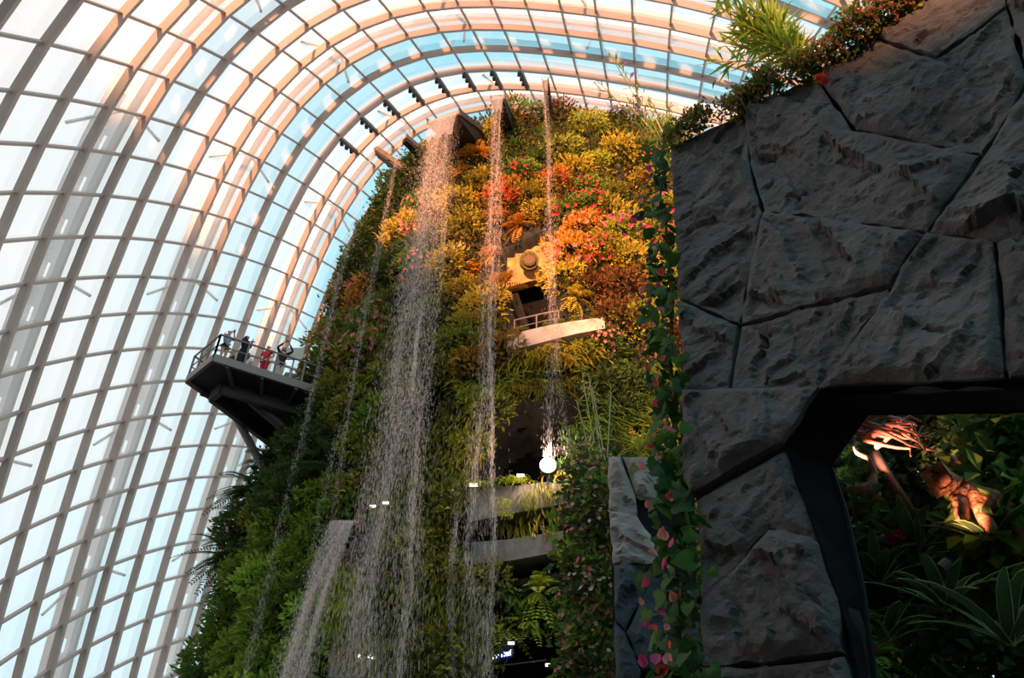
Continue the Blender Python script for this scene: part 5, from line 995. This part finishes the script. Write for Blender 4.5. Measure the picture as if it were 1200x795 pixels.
def rock_panel(st, to3, h, gap, thick, base, seed, name, mat, parent, org, k=1.0, edge=.10):
    """one stone: a chipped face inside its outline, straight sides going back `thick`"""
    st = np.asarray(st, float); n = len(st)
    area = .5*np.sum(st[:, 0]*np.roll(st[:, 1], -1)-np.roll(st[:, 0], -1)*st[:, 1])
    if area < 0: st = st[::-1]
    # inset outline
    ins = []
    for a in range(n):
        p0, p1, p2 = st[a-1], st[a], st[(a+1) % n]; e0 = unit((p1-p0)[None])[0]; e1 = unit((p2-p1)[None])[0]
        n0 = np.array([-e0[1], e0[0]]); n1 = np.array([-e1[1], e1[0]]); b = n0+n1; b /= max(np.linalg.norm(b), .3); ins.append(p1 + b*gap/max(.5, b @ n0))
    st = np.array(ins)
    bd = []
    for a in range(n):
        p, q = st[a], st[(a+1) % n]; m = max(1, int(np.linalg.norm(q-p)/h)); w = np.arange(m)/m
        seg = p*(1-w)[:, None]+q*w[:, None]; nrm2 = np.array([-(q-p)[1], (q-p)[0]])/max(np.linalg.norm(q-p), 1e-6)
        seg[1:] += nrm2*(.02*vnoise(np.c_[seg[1:]*6, 0*seg[1:, 0]], 77))[:, None]; bd.append(seg)
    bd = np.concatenate(bd); lo, hi = st.min(0), st.max(0)
    gx, gy = np.meshgrid(np.arange(lo[0], hi[0], h), np.arange(lo[1], hi[1], h)); gp = np.stack([gx.ravel(), gy.ravel()], -1)+RNG.uniform(-.3, .3, (gx.size, 2))*h
    gp = gp[inside([tuple(p) for p in bd], gp)]
    if len(gp): gp = gp[seg_dist(gp, st) > h*.6]
    allp = np.concatenate([bd, gp]); nb = len(bd)
    res = geometry.delaunay_2d_cdt([Vector(p) for p in allp], [], [list(range(nb))], 1, 1e-5)
    P2 = np.array([tuple(v) for v in res[0]]); tri = np.array([f for f in res[2] if len(f) == 3]); 
    d = seg_dist(P2, st); rel = relief(P2, seed*1.3, seed*11+3, k)
    off = base + rel*np.clip(d/edge, .15, 1) - .05*np.exp(-d/.035)
    # outline order for sides
    o2 = [res[3]]
    m = {}
    key = {tuple(np.round(p, 5)): i for i, p in enumerate(P2)}
    ring = [key.get(tuple(np.round(p, 5))) for p in bd]; 
    if any(r is None for r in ring): ring = [int(np.argmin(((P2-p)**2).sum(1))) for p in bd]
    V = to3(P2, off); nv = len(V); back = to3(P2[ring], np.full(len(ring), base-thick)); V = np.concatenate([V, back])
    L = len(ring); q = np.array([(ring[i], nv+i, nv+(i+1) % L, ring[(i+1) % L]) for i in range(L)])
    return obj(name, mesh_np(name, V-org, [tri, q]), mat, parent)
for k, pan in enumerate(PANELS):
    P = np.array([on_wall(*p) for p in pan]); st = wc(P)
    b = [0, .02, .0, .03, .01, .0, .03, .05, .02, .0, .02, .10, .0, .03, .02][k]
    rock_panel(st, lambda s, o: wp(s, o), .036, .016, .30, b, k+1, 'rock_panel', M_ROCK, wall, RP)
    MB().prism(np.array([on_wall(*p) for p in pan])-RN*.16-RP, -RN*.30).obj('wall_core', M_ROCK_CORE, wall)
LE = [(783, 170), (792, 348), (799, 459), (801, 500), (811, 584), (815, 640), (819, 706), (822, 790), (826, 900)]
for a in range(len(LE)-1):                         # the left flank of the wall, running back behind the climbers
    p, q = on_wall(*LE[a]), on_wall(*LE[a+1]); MB().hexa(np.array([p-RN*.1, q-RN*.1, q-RN*2.2, p-RN*2.2, p-RN*.1+RD*.3, q-RN*.1+RD*.3, q-RN*2.2+RD*.3, p-RN*2.2+RD*.3])-RP).obj('wall_flank', M_ROCK, wall)
# reveal of the opening: black lining that runs back through the wall
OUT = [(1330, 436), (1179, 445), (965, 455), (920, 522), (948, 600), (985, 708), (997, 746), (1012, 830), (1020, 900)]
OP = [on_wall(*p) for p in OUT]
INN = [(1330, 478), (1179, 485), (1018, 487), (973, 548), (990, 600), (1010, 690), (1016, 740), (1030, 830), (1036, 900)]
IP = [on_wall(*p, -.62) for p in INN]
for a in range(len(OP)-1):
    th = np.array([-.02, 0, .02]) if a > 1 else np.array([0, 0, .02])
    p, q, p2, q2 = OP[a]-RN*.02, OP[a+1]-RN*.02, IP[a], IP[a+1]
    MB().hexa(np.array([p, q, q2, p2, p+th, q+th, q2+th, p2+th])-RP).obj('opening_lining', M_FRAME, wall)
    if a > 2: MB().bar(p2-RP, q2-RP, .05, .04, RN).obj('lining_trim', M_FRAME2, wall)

# ------------------------------------------------------------------ pale rock pillar beyond it
PLY = 13.0
PN = np.array([-.12, -.993, 0]); PD = np.array([.993, -.12, 0]); PO = at_y(712, 533, PLY); PU = np.array([0, 0, 1.0])
def on_pil(x, y): v = ray(x, y); return v*((PO @ PN)/(v @ PN))
def pc(P): P = np.asarray(P)-PO; return np.stack([P @ PD, P @ PU], -1)
pil = empty('rock_pillar', PO); tag(pil, 'pale and blue-grey rock pillar between the two flowering vine columns', 'pillar')
for k, (pan, m) in enumerate((([(712,533),(728,533),(745,579),(747,603),(713,596)], M_ROCK_LIGHT), ([(728,533),(790,536),(800,590),(775,584),(745,579)], M_ROCK_LIGHT), ([(713,596),(747,603),(765,630),(790,668),(770,661),(718,660)], M_ROCK_LIGHT),
     ([(718,660),(771,661),(733,740),(720,725)], M_ROCK_BLUE), ([(771,661),(820,690),(820,785),(752,785),(733,740)], M_ROCK_BLUE), ([(719,725),(733,740),(752,785),(745,860),(721,860)], M_ROCK_BLUE))):
    st = pc([on_pil(*p) for p in pan])
    rock_panel(st, lambda s, o: PO + s[:, 0:1]*PD + s[:, 1:2]*PU + np.asarray(o)[:, None]*PN, .06, .012, .25, 0, k+31, 'rock_panel', m, pil, PO, k=.8)
MB().prism(np.array([on_pil(*p) for p in [(713,534),(790,537),(815,560),(820,860),(722,860)]])-PN*.2-PO, -PN*.12).obj('pillar_core', M_ROCK_CORE, pil)
MB().prism(np.array([on_pil(*p) for p in [(713,534),(790,537),(815,560),(820,860),(722,860)]])-PN*.32-PO, -PN*.7).obj('pillar_shaft', M_ROCK_BLUE, pil)

# ------------------------------------------------------------------ flowering vine columns
def heart_leaf(L=.24):
    V = [(0, 0, 0), (-.09, -.02, -.05), (-.13, -.035, .03), (-.10, -.045, .12), (0, -.05, .24), (.10, -.045, .12), (.13, -.035, .03), (.09, -.02, -.05), (0, -.06, .10), (0, -.03, .0)]
    V = np.array(V)*[1, 1, -1]*(L/.24); return mesh_np('leaf', V, [(0,1,2),(0,2,9),(9,2,3),(9,3,8),(8,3,4),(8,4,5),(8,5,9),(9,5,6),(9,6,0),(0,6,7)], True)
def spathe(L=.15):
    V = np.array([(0, 0, 0), (-.05, -.03, .02), (-.055, -.05, .08), (0, -.02, .15), (.055, -.05, .08), (.05, -.03, .02), (0, .01, .07)])*(L/.15)
    return mesh_np('flower', V, [(0,1,6),(1,2,6),(2,3,6),(3,4,6),(4,5,6),(5,0,6)], True)
HL = heart_leaf(); SPA = spathe()
M_VINE = [leaf_mat('vine_leaf', (.035, .11, .018), (.02, .065, .012), .3, .35), leaf_mat('vine_leaf_bright', (.09, .20, .02), (.05, .13, .018), .3, .4)]
VL = [with_mat(HL, m) for m in M_VINE]; FL = [with_mat(SPA, FLW[c]) for c in ('pink', 'red', 'pink', 'magenta')]
SPINE = [(768, 190), (768, 230), (770, 275), (774, 310), (776, 345), (774, 385), (778, 425), (783, 465), (788, 505), (787, 545), (786, 585), (790, 625), (790, 665), (788, 705), (792, 745), (798, 785), (800, 825)]
HW = [14, 20, 22, 18, 20, 20, 26, 28, 26, 26, 30, 26, 26, 30, 34, 36, 34]
EXTRA = {0: [(762, 202), (755, 214)], 1: [(752, 238), (748, 252), (757, 236)], 2: [(743, 262), (760, 288)], 3: [(758, 302), (757, 331)], 4: [(752, 343), (770, 338), (760, 358)], 5: [(752, 386), (764, 384)], 6: [(751, 415), (764, 418), (757, 434)], 7: [(772, 452), (764, 474)],
         8: [(773, 503), (781, 510)], 9: [(769, 540), (752, 552)], 10: [(779, 583), (760, 596)], 11: [(772, 632), (783, 641)], 12: [(771, 650), (776, 668), (756, 708)], 13: [(790, 705), (776, 722)], 14: [(768, 740), (778, 738), (784, 760)], 15: [(770, 790), (757, 782), (785, 780)], 16: [(780, 800)]}
POSW = ['level with the top corner of the dark rock wall', 'below the topmost vine flowers', 'a third of the way down the upper rock panel', 'beside the middle of the upper rock panel', 'at the first joint of the dark rock wall', 'just below the first wall joint', 'right of the golden ferns at mid height', 'at the step in the rock wall edge',
        'just above the pale pillar top', 'in front of the pale pillar top', 'in front of the dark slot of the pillar', 'below the pillar slot', 'right of the blue-grey pillar stone', 'at the middle of the blue-grey pillar stone', 'near the pillar foot', 'at the bottom of the vine column', 'at the very foot of the vine column']
for k, (x, y) in enumerate(SPINE):
    base = on_wall(x+16, y, -.35); r = empty('climbing_anthurium', base); tag(r, 'climbing red-flowered plant ' + POSW[k], 'plant', 'climbers on the edge of the dark rock wall')
    for n in range(30):
        p = on_wall(x+RNG.normal()*HW[k]*.55, y+RNG.uniform(-24, 24), RNG.uniform(-.55, .25))
        o = bpy.data.objects.new('leaf', VL[0 if RNG.random() < .72 else 1]); C.objects.link(o); o.parent = r; o.location = p-base
        o.rotation_euler = (RNG.normal()*.5-.3, RNG.normal()*.7, RNG.normal()*.8-.2); s = RNG.uniform(.38, .8); o.scale = (s, s, s)
    for (fx, fy) in EXTRA[k] + [(x+RNG.normal()*HW[k]*.6-6, y+RNG.uniform(-22, 22))]:
        p = on_wall(fx, fy, .2); o = bpy.data.objects.new('flower', random.choice(FL)); C.objects.link(o); o.parent = r; o.location = p-base
        o.rotation_euler = (RNG.normal()*.5, RNG.normal()*.6, RNG.normal()*.8); s = RNG.uniform(.5, .85); o.scale = (s, s, s)
    MB().tube([on_wall(x+10, y-30, -.3)-base, on_wall(x+14+RNG.normal()*4, y, -.2)-base, on_wall(x+12, y+30, -.3)-base], .02, 5).obj('stem', LM['bronze'], r)
# second column: small-leaved, with blush begonia flowers
def tuft(n, r, leaf):
    d = rvec(n); d[:, 1] = -np.abs(d[:, 1]); P = d*r*RNG.uniform(.3, 1, n)[:, None]*[1, .8, 1.1]
    return Leaves().add(P, unit(d+.7*rvec(n)+[0, 0, -.4]), np.array([0, -1, .4])+.5*rvec(n), leaf*RNG.uniform(.6, 1.3, n), leaf*.7, fold=.15)
TF = [with_mat(tuft(100, .52, .19).mesh('leaves'), LM['green']), with_mat(tuft(100, .52, .19).mesh('leaves'), LM['dark'])]
TB = [with_mat(tuft(16, .55, .2).mesh('bronze_leaves'), LM['bronze'])]
TFL = [with_mat(blossoms(20, .54, .062, (1, .8, 1.1)).mesh('blossoms'), FLW[c]) for c in ('pink', 'white')]
CP = [(690, 548), (676, 570), (700, 580), (685, 605), (668, 628), (705, 622), (690, 645), (676, 668), (704, 670), (690, 692), (672, 705), (706, 712), (690, 735), (676, 752), (704, 755), (690, 780), (670, 790), (708, 792), (690, 815)]
HT = ['at the top of', 'just under the top of', 'high on', 'high on', 'below the trough level on', 'below the trough level on', 'a third down', 'at the parapet level on', 'at the parapet level on', 'at the middle of', 'at the middle of', 'at the middle of', 'below the middle of', 'below the middle of', 'two thirds down', 'low on', 'low on', 'low on', 'at the foot of']
BG = []
for k, (x, y) in enumerate(CP):
    r = empty('begonia', at_y(x, y, 14.6+.25*math.sin(k*2.1)), 0); s = RNG.uniform(.8, 1.1); r.scale = (s, s, s)
    r['y'] = y; BG.append(r); tag(r, f'pink-flowered small-leaved climber {HT[k]} the vine-covered post', 'plant')
    for nm, me in (('leaves', TF[k % 2]), ('bronze_leaves', TB[0]), ('blossoms', TFL[k % 2])):
        if nm == 'bronze_leaves' and k % 2 == 0 and k > 4: continue
        o = bpy.data.objects.new(nm, me); C.objects.link(o); o.parent = r; o.rotation_euler = (0, RNG.normal()*.5, RNG.normal()*.4)
relabel(BG)
vp = empty('vine_post', at_y(690, 560, 15.3)); tag(vp, 'dark post hidden under the pink-flowered climbers', 'post')
q0_, q1_ = at_y(688, 552, 15.3), at_y(688, 552, 15.3)*[1, 1, 0]+[0, 0, -1.7]
MB().bar(q1_-q0_+q0_-at_y(690, 560, 15.3), q0_-at_y(690, 560, 15.3), .6, .6, (0, 1, 0)).obj('post_shaft', M_SOIL2, vp)

# ------------------------------------------------------------------ creepers and grasses along the top of the rock wall
TOPL = [(795, 160), (815, 150), (835, 140), (855, 131), (872, 122), (890, 112), (910, 102), (930, 92), (948, 82), (966, 70), (984, 57), (1000, 44), (1016, 33), (1034, 20), (1052, 8), (1070, -4)]
CR = [with_mat(tuft(190, .26, .075).mesh('leaves'), LM['green']), with_mat(tuft(190, .26, .075).mesh('leaves'), LM['moss'])]
CRT = with_mat(sh_curtain(26, .55).mesh('hanging_roots'), leaf_mat('dry_roots', (.42, .15, .07), (.25, .09, .04), .2, .2))
PW = ['at the left corner', 'second from the left corner', 'third from the left corner', 'fourth from the left corner', 'left of the tall grass', 'just left of the tall grass', 'under the tall grass', 'at the tall grass foot', 'right of the red bloom', 'right of the tall grass', 'above the first chipped panel', 'above the small rock bulge', 'below the pink creeper tips', 'second from the frame top', 'next to the frame top', 'cut by the frame top']
for k, (x, y) in enumerate(TOPL):
    base = on_wall(x, y, -.02); r = empty('creeping_shrub', base, RNG.normal()*.4-.7); tag(r, 'creeping shrub with dry roots on the rock wall, ' + PW[k], 'plant', 'creepers along the top of the rock wall')
    for q in range(2):
        o = bpy.data.objects.new('leaves', CR[(k+q) % 2]); C.objects.link(o); o.parent = r; o.location = (RNG.normal()*.1, -.05, RNG.normal()*.06); o.rotation_euler = (0, RNG.normal()*.4, RNG.normal()*.5)
    o = bpy.data.objects.new('hanging_roots', CRT); C.objects.link(o); o['kind'] = 'stuff'; o.parent = r; o.location = (0, -.1, -.05); s = RNG.uniform(.4, .75); o.scale = (s, s, s*.9)
def blade(P0, d, L, w, droop, nseg=5):
    t = np.linspace(0, 1, nseg+1)[:, None]; P = np.array(P0) + np.array(d)*L*t + np.array([0, 0, -droop*L])*t**2
    T = unit(np.gradient(P, axis=0)); S = unit(np.cross(T, [0.1, -.3, 1])); U = np.cross(S, T); ww = w*np.sin(np.pi*np.clip(t*.82+.15, 0, 1))**.8
    V = np.stack([P-S*ww/2+U*ww*.12, P, P+S*ww/2+U*ww*.12], 1).reshape(-1, 3)
    f = [(k*3+i, k*3+i+1, k*3+i+4, k*3+i+3) for k in range(nseg) for i in (0, 1)]; return V, f
def strap_plant(name, label, cat, base, n, L, w, mat, spread=1.0, droop=.45, up=.9, group=None, rim=None):
    r = empty(name, base); tag(r, label, cat, group)
    for k in range(n):
        a = 2.4*k + RNG.normal()*.2; e = up*(1-.8*k/n)+.12; d = unit(np.array([[math.cos(a)*spread, math.sin(a)*spread, e*1.6]]))[0]
        V, f = blade((0, 0, 0), d, L*RNG.uniform(.75, 1.15), w, droop*RNG.uniform(.6, 1.4)); lf = obj('leaf', mesh_np('leaf', V, [f], True), mat, r)
        if rim:
            for e_ in (0, 2): MB().tube(V[e_::3], w*.045, 4, False).obj('leaf_edge', rim, lf)
    return r
def cane_plant(label, base, n, L, lean):
    r = empty('tall_reed', base); tag(r, label, 'grass')
    for k in range(n):
        d = unit(np.array([[lean[0]+RNG.normal()*.16, RNG.normal()*.15, 1.0]]))[0]; l = L*RNG.uniform(.65, 1.1); st = np.array([d*l*t + np.array([lean[1], 0, -.25])*l*t*t for t in np.linspace(0, 1, 8)])
        stem = MB().tube(st, np.linspace(.012, .005, 8), 5).obj('stem', LM['lime'], r); lv = Leaves(); m = 22
        t = RNG.uniform(.15, 1, m); P = np.array([np.interp(t, np.linspace(0, 1, 8), st[:, i]) for i in range(3)]).T
        lv.add(P, d+.9*rvec(m)+[0, 0, -.15], np.array([0, -1, .5])+.3*rvec(m), L*RNG.uniform(.14, .26, m), L*.026, fold=.1); obj('leaves', lv.mesh('leaves'), LM['bright'], stem)
    return r
cane_plant('tall bright green bamboo-like grass on top of the rock wall', on_wall(945, 80, -.15), 22, 1.95, (-.25, -.2))
rb = empty('red_bloom', on_wall(964, 93, .12)); tag(rb, 'small red flower hanging at the rock wall top joint', 'flower')
obj('petals', with_mat(blossoms(5, .06, .07).mesh('petals'), FLW['red']), None, rb); MB().tube([(0, 0, 0), (0, .05, .15)], .008, 5).obj('stem', LM['green'], rb)
# stalks with violet flowers rising between the tower and the rock wall
vb = at_y(792, 195, 9.0)
vs = empty('violet_flower_stalks', vb); tag(vs, 'tall arching stalks with violet flowers rising left of the rock corner', 'plant')
M_STALK = simple('straw_stalk', (.42, .34, .22), .7)
for tipx, tipy, bx_, m_ in ((713, 62, -6, LM['green']), (722, 70, -2, LM['green']), (735, 120, 0, M_STALK), (746, 100, 2, M_STALK), (758, 110, 4, LM['green']), (770, 150, 6, M_STALK), (700, 95, -4, LM['green']), (780, 120, 6, LM['green'])):
    a = at_y(792+bx_, 197, 9.0); b = at_y(tipx, tipy, 9.0+RNG.normal()*.2); mid = (a+b)/2 + np.array([.08, 0, .12])
    pts = [a*(1-t)**2 + mid*2*t*(1-t) + b*t*t-vb for t in np.linspace(0, 1, 9)]
    st = MB().tube(pts, np.linspace(.014, .006, 9), 5).obj('stalk', m_, vs); lv = Leaves(); m = 26
    t = RNG.uniform(.1, .95, m); P = np.array([np.interp(t, np.linspace(0, 1, 9), np.array(pts)[:, i]) for i in range(3)]).T
    lv.add(P, unit((b-a)[None])*.8+.55*rvec(m), np.array([0, -1, .2])+.4*rvec(m), .26*RNG.uniform(.6, 1.2, m), .028, fold=.1); obj('leaves', lv.mesh('leaves'), LM['green'], st)
for (x, y) in ((731, 75), (742, 88), (744, 114), (747, 126), (748, 132)):
    o = obj('violet_flower', with_mat(blossoms(5, .03, .05).mesh('violet_flower'), FLW['violet']), None, vs, at_y(x, y, 8.95)-vb)
# pale canes beside the pillar
rc_ = at_y(702, 560, 16.0); cs = empty('bamboo_canes', rc_); tag(cs, 'sheaf of thin pale canes rising left of the pale rock pillar', 'plant')
for (x0, y0, x1, y1) in ((706, 545, 690, 440), (702, 550, 684, 450), (709, 540, 694, 455), (697, 555, 676, 470), (712, 530, 716, 460), (690, 560, 662, 500)):
    pts = [at_y(x0*(1-t)+x1*t, y0*(1-t)+y1*t, 16.0+.2*math.sin(x0))-rc_ for t in np.linspace(0, 1, 6)]
    st = MB().tube(pts, .016, 5).obj('cane', M_STALK, cs); m = 30; t = RNG.uniform(.2, 1.1, m); P = pts[0]+(pts[-1]-pts[0])*t[:, None]
    obj('leaves', Leaves().add(P, rvec(m)+[0, 0, .3], np.array([0, -1, .3])+.3*rvec(m), .35*RNG.uniform(.5, 1.2, m), .03, fold=.1).mesh('leaves'), LM['lime'], st)
mtr = strap_plant('arching_lily', 'clump of arching bright green strap leaves on the pale pillar top', 'plant', at_y(752, 528, 12.9), 26, .95, .05, LM['lime'], 1.0, .55, .8)

# ------------------------------------------------------------------ garden seen through the opening
def beh(x, y, d): return on_wall(x, y, -d)
bed = MB().prism([(2.4, 8.6, -1.7), (9.5, 3.2, -1.7), (13, 7, -1.7), (5.5, 13, -1.7)], (0, 0, 3.0)).obj('planting_bed', M_SOIL); tag(bed, 'raised bed of dark soil behind the opening in the rock wall', 'planter')
def gl(n, r, leaf): return tuft(n, r, leaf)
HB = [with_mat(gl(240, .62, .19).mesh('leaves'), leaf_mat('hedge_leaf', (.09, .17, .045), (.045, .09, .03), .25, .3)) for _ in range(2)]
HBB = [with_mat(gl(150, .55, .22).mesh('leaves'), leaf_mat('hedge_leaf_bright', (.20, .36, .06), (.10, .2, .035), .25, .35)) for _ in range(2)]
bush = [(1085, 505, 3.4, 0), (1090, 510, 2.8, 0), (1130, 505, 2.8, 0), (1170, 510, 2.2, 1), (1205, 520, 2.2, 1), (1070, 560, 3.0, 0), (1110, 550, 3.4, 0), (1150, 560, 2.9, 0), (1185, 575, 2.2, 1), (1215, 600, 2.0, 1), (1190, 630, 2.0, 1), (1000, 610, 2.6, 0), (1000, 575, 3.6, 1), (1040, 620, 3.2, 0), (1110, 640, 3.2, 0), (1160, 660, 2.6, 0), (1060, 690, 2.8, 0), (1210, 690, 2.2, 0), (1010, 680, 2.2, 0), (1120, 720, 2.8, 0), (1180, 740, 2.2, 0), (1060, 760, 2.3, 0), (1130, 790, 2.2, 0), (1200, 790, 2.0, 0), (1000, 640, 2.0, 0), (1240, 560, 2.4, 0), (1250, 660, 2.2, 0), (1080, 590, 4.2, 0), (1220, 500, 3.0, 0), (1010, 520, 4.9, 0), (1050, 500, 5.2, 0), (1040, 560, 5.0, 0), (1095, 480, 5.0, 0), (1150, 480, 4.6, 0), (1205, 470, 4.2, 0), (1000, 480, 5.6, 0), (1060, 640, 5.0, 0), (1120, 620, 5.0, 0), (1180, 640, 4.5, 0), (1080, 720, 4.5, 0), (1150, 720, 4.2, 0), (1210, 720, 4.0, 0), (1020, 700, 4.8, 0), (1060, 780, 4.0, 0), (1120, 780, 4.0, 0), (1190, 800, 3.6, 0)]
GB = []
for k, (x, y, dd, br) in enumerate(bush):
    b = beh(x, y, dd); side = 'bright green large-leaved bush' if br else 'dark large-leaved bush'
    where = ('high' if y < 540 else 'halfway up' if y < 640 else 'low') + (' at the left' if x < 1045 else ' in the middle' if x < 1140 else ' at the right') + ' of the rock wall opening'
    r = bpy.data.objects.new('garden_bush', (HBB if br else HB)[k % 2]); C.objects.link(r); r.location = b; r.rotation_euler = (0, RNG.normal()*.3, -.6+RNG.normal()*.3); s = RNG.uniform(.8, 1.1); r.scale = (s, s, s)
    where = where.replace('of the rock wall opening', 'of the opening')
    r['y'] = y; GB.append(r); tag(r, f'{side} {where}', 'bush', f'{side} {where}')
relabel(GB)
M_STRAP = leaf_mat('strap_leaf', (.06, .12, .035), (.035, .08, .025), .15, .25); M_RIM = simple('pale_leaf_edge', (.25, .36, .12), .5)
for k, (x, y, dd, n, L, lab) in enumerate(((1075, 645, 1.9, 22, .95, 'in front of the carved animal'), (1030, 668, 1.5, 18, .7, 'left of the largest rosette'), (1165, 625, 1.8, 16, .9, 'at the right of the carved animal'), (1110, 700, 1.3, 16, .8, 'below the largest rosette'), (1185, 740, 1.2, 14, 1.0, 'in the bottom right corner'), (1040, 735, 1.2, 14, .6, 'above the red geraniums'))):
    strap_plant('strap_leaved_rosette', 'rosette of dark strap leaves with pale edges ' + lab, 'plant', beh(x, y+18, dd), n, L, .10, M_STRAP, 1, .35, .8, 'rosettes in the opening', M_RIM)
for k, (x, y, lb) in enumerate(((984, 782, 'lowest at the rock edge'), (995, 775, 'low at the rock edge, second from the bottom'), (1003, 763, 'centre of the low cluster'), (1014, 758, 'right of the low cluster'), (990, 718, 'by the lining above the low cluster'), (1043, 632, 'high among the strap leaves'), (1058, 630, 'beside the high red one'))):
    p = beh(x, y, .75 if x < 1030 else 1.6); r = empty('geranium', p); tag(r, 'red geranium flower head ' + lb, 'flower')
    obj('petals', with_mat(blossoms(9, .05, .055).mesh('petals'), FLW['magenta' if k % 2 else 'red']), None, r); MB().tube([(0, 0, 0), (.02, .05, -.35)], .008, 5).obj('stem', LM['green'], r)
for k, (x, y, lb) in enumerate(((985, 745, 'against the rock edge'), (1000, 735, 'right of the small fern at the rock edge'), (1020, 775, 'beneath the geranium heads'))):
    o = empty('small_fern', beh(x, y, .9)); fo = bpy.data.objects.new('foliage', with_mat(SH['fern'][0], LM['green'])); C.objects.link(fo); fo.parent = o; fo['kind'] = 'stuff'; o.scale = (.4, .4, .4); tag(o, 'small dark fern ' + lb, 'fern')
# carved wooden animals and driftwood
M_WOOD = simple('carved_wood', (.55, .25, .13), .6, noise=.55, scale=14, bump=.9, bscale=16); M_DRIFT = simple('driftwood', (.55, .30, .22), .7, noise=.4, scale=10, bump=.6, bscale=14)
U_ = .0108
def loc(b, x, y, z=0.0): return tuple((x*RD*U_ + np.array([0, 0, y*U_]) + RN*z))
def loc8(b, x, y, z=0.0): return loc(b, x*.82, y*.82, z*.8)
cb = beh(1126, 578, 1.6); ct = empty('carved_animal', cb); tag(ct, 'carved reddish wooden cat-like animal rearing up among the strap leaves', 'sculpture')
skinned('body', [(loc8(cb, -6, 16, .12), (.135, .135)), (loc8(cb, 2, 0, .06), .095), (loc8(cb, 14, -10, 0), .12), (loc8(cb, 28, -14, -.1), .12), (loc8(cb, 38, -34, -.1), .07), (loc8(cb, 38, -60, -.05), .06), (loc8(cb, -2, -22, .16), .075), (loc8(cb, -6, -40, .2), .06), (loc8(cb, 12, -36, .15), .07), (loc8(cb, 18, -58, .16), .055),
                 (loc8(cb, -10, 11, .20), .075)], [(0, 1), (1, 2), (2, 3), (3, 4), (4, 5), (1, 6), (6, 7), (2, 8), (8, 9), (0, 10)], M_WOOD, ct)
for sx in (-18, 6): MB().tube([loc8(cb, sx, 26, .12), loc8(cb, sx*1.15, 37, .12)], [.055, .012], 8).obj('ear', M_WOOD, ct, True)
for sx in (-15, -3): MB().ball(loc8(cb, sx, 19, .255), .022, 8, 6).obj('eye', HAIR, ct, True)
MB().ball(loc8(cb, -11, 14, .275), (.024, .02, .016), 8, 6).obj('nose', HAIR, ct, True)
db = beh(1014, 572, 1.8); dw = empty('curved_driftwood', db); tag(dw, 'curved pinkish driftwood branch with a knotted foot left in the opening', 'driftwood')
skinned('branch', [(loc(db, -4, -2), .07), (loc(db, 6, -4), .055), (loc(db, 13, 14), .03), (loc(db, 12, 28), .028), (loc(db, 2, 38), .025), (loc(db, 1, 46), .02), (loc(db, 5, 58), .012), (loc(db, -14, 4), .06), (loc(db, -18, 0), .05), (loc(db, 10, -14), .04)], [(0, 1), (1, 2), (2, 3), (3, 4), (4, 5), (5, 6), (0, 7), (7, 8), (1, 9)], M_DRIFT, dw)
pb = beh(1036, 552, 2.2); wp_ = empty('wooden_stake', pb); tag(wp_, 'leaning grey wooden stake behind the curved driftwood', 'post')
MB().tube([loc(pb, -4, 22), loc(pb, 2, -10), loc(pb, 14, -60)], .06, 8).obj('stake_shaft', simple('grey_wood', (.22, .16, .13), .8, noise=.3, scale=8), wp_, True)
rb_ = beh(1040, 512, 1.95); rt = empty('root_mass', rb_); tag(rt, 'tangle of pale pink roots at the top left of the opening', 'driftwood')
for k in range(16):
    a = RNG.uniform(-.3, .3); x0, y0 = RNG.uniform(-36, -10), RNG.uniform(2, 26)
    MB().tube([loc(rb_, x0+t*RNG.uniform(40, 56), y0-t*t*RNG.uniform(10, 34)+4*math.sin(5*t+k), .1*math.sin(3*t+k)) for t in np.linspace(0, 1, 7)], np.linspace(.028, .012, 7), 6).obj('root', simple('pale_root', (.72, .32, .24), .7), rt, True)
# two warm garden spotlights tucked behind the left lining, lighting the wood
for (lx, ly, ld, txx, tyy, td, en, ang, lb) in ((1102, 668, 1.0, 1130, 582, 1.6, 170, 30, 'small garden spotlight low among the strap leaves, aimed at the carved animal'), (975, 545, 1.6, 1030, 535, 1.9, 220, 50, 'small garden spotlight behind the opening lining, aimed at the pink roots')):
    lt = beh(lx, ly, ld); gl_ = empty('garden_spotlight', lt); tag(gl_, lb, 'lamp')
    MB().tube([(0, 0, 0), (.08, .0, .05)], [.05, .06], 10).obj('lamp_body', M_DARKSTEEL, gl_)
    sl_ = bpy.data.lights.new('spot_beam', 'SPOT'); sl_.energy = en; sl_.color = (1, .42, .26); sl_.spot_size = math.radians(ang); sl_.spot_blend = .6; sl_.shadow_soft_size = .06
    so = bpy.data.objects.new('spot_beam', sl_); C.objects.link(so); so.parent = gl_; so.location = (.12, .02, .07)
    so.rotation_euler = Vector(beh(txx, tyy, td)-lt).to_track_quat('-Z', 'Y').to_euler()
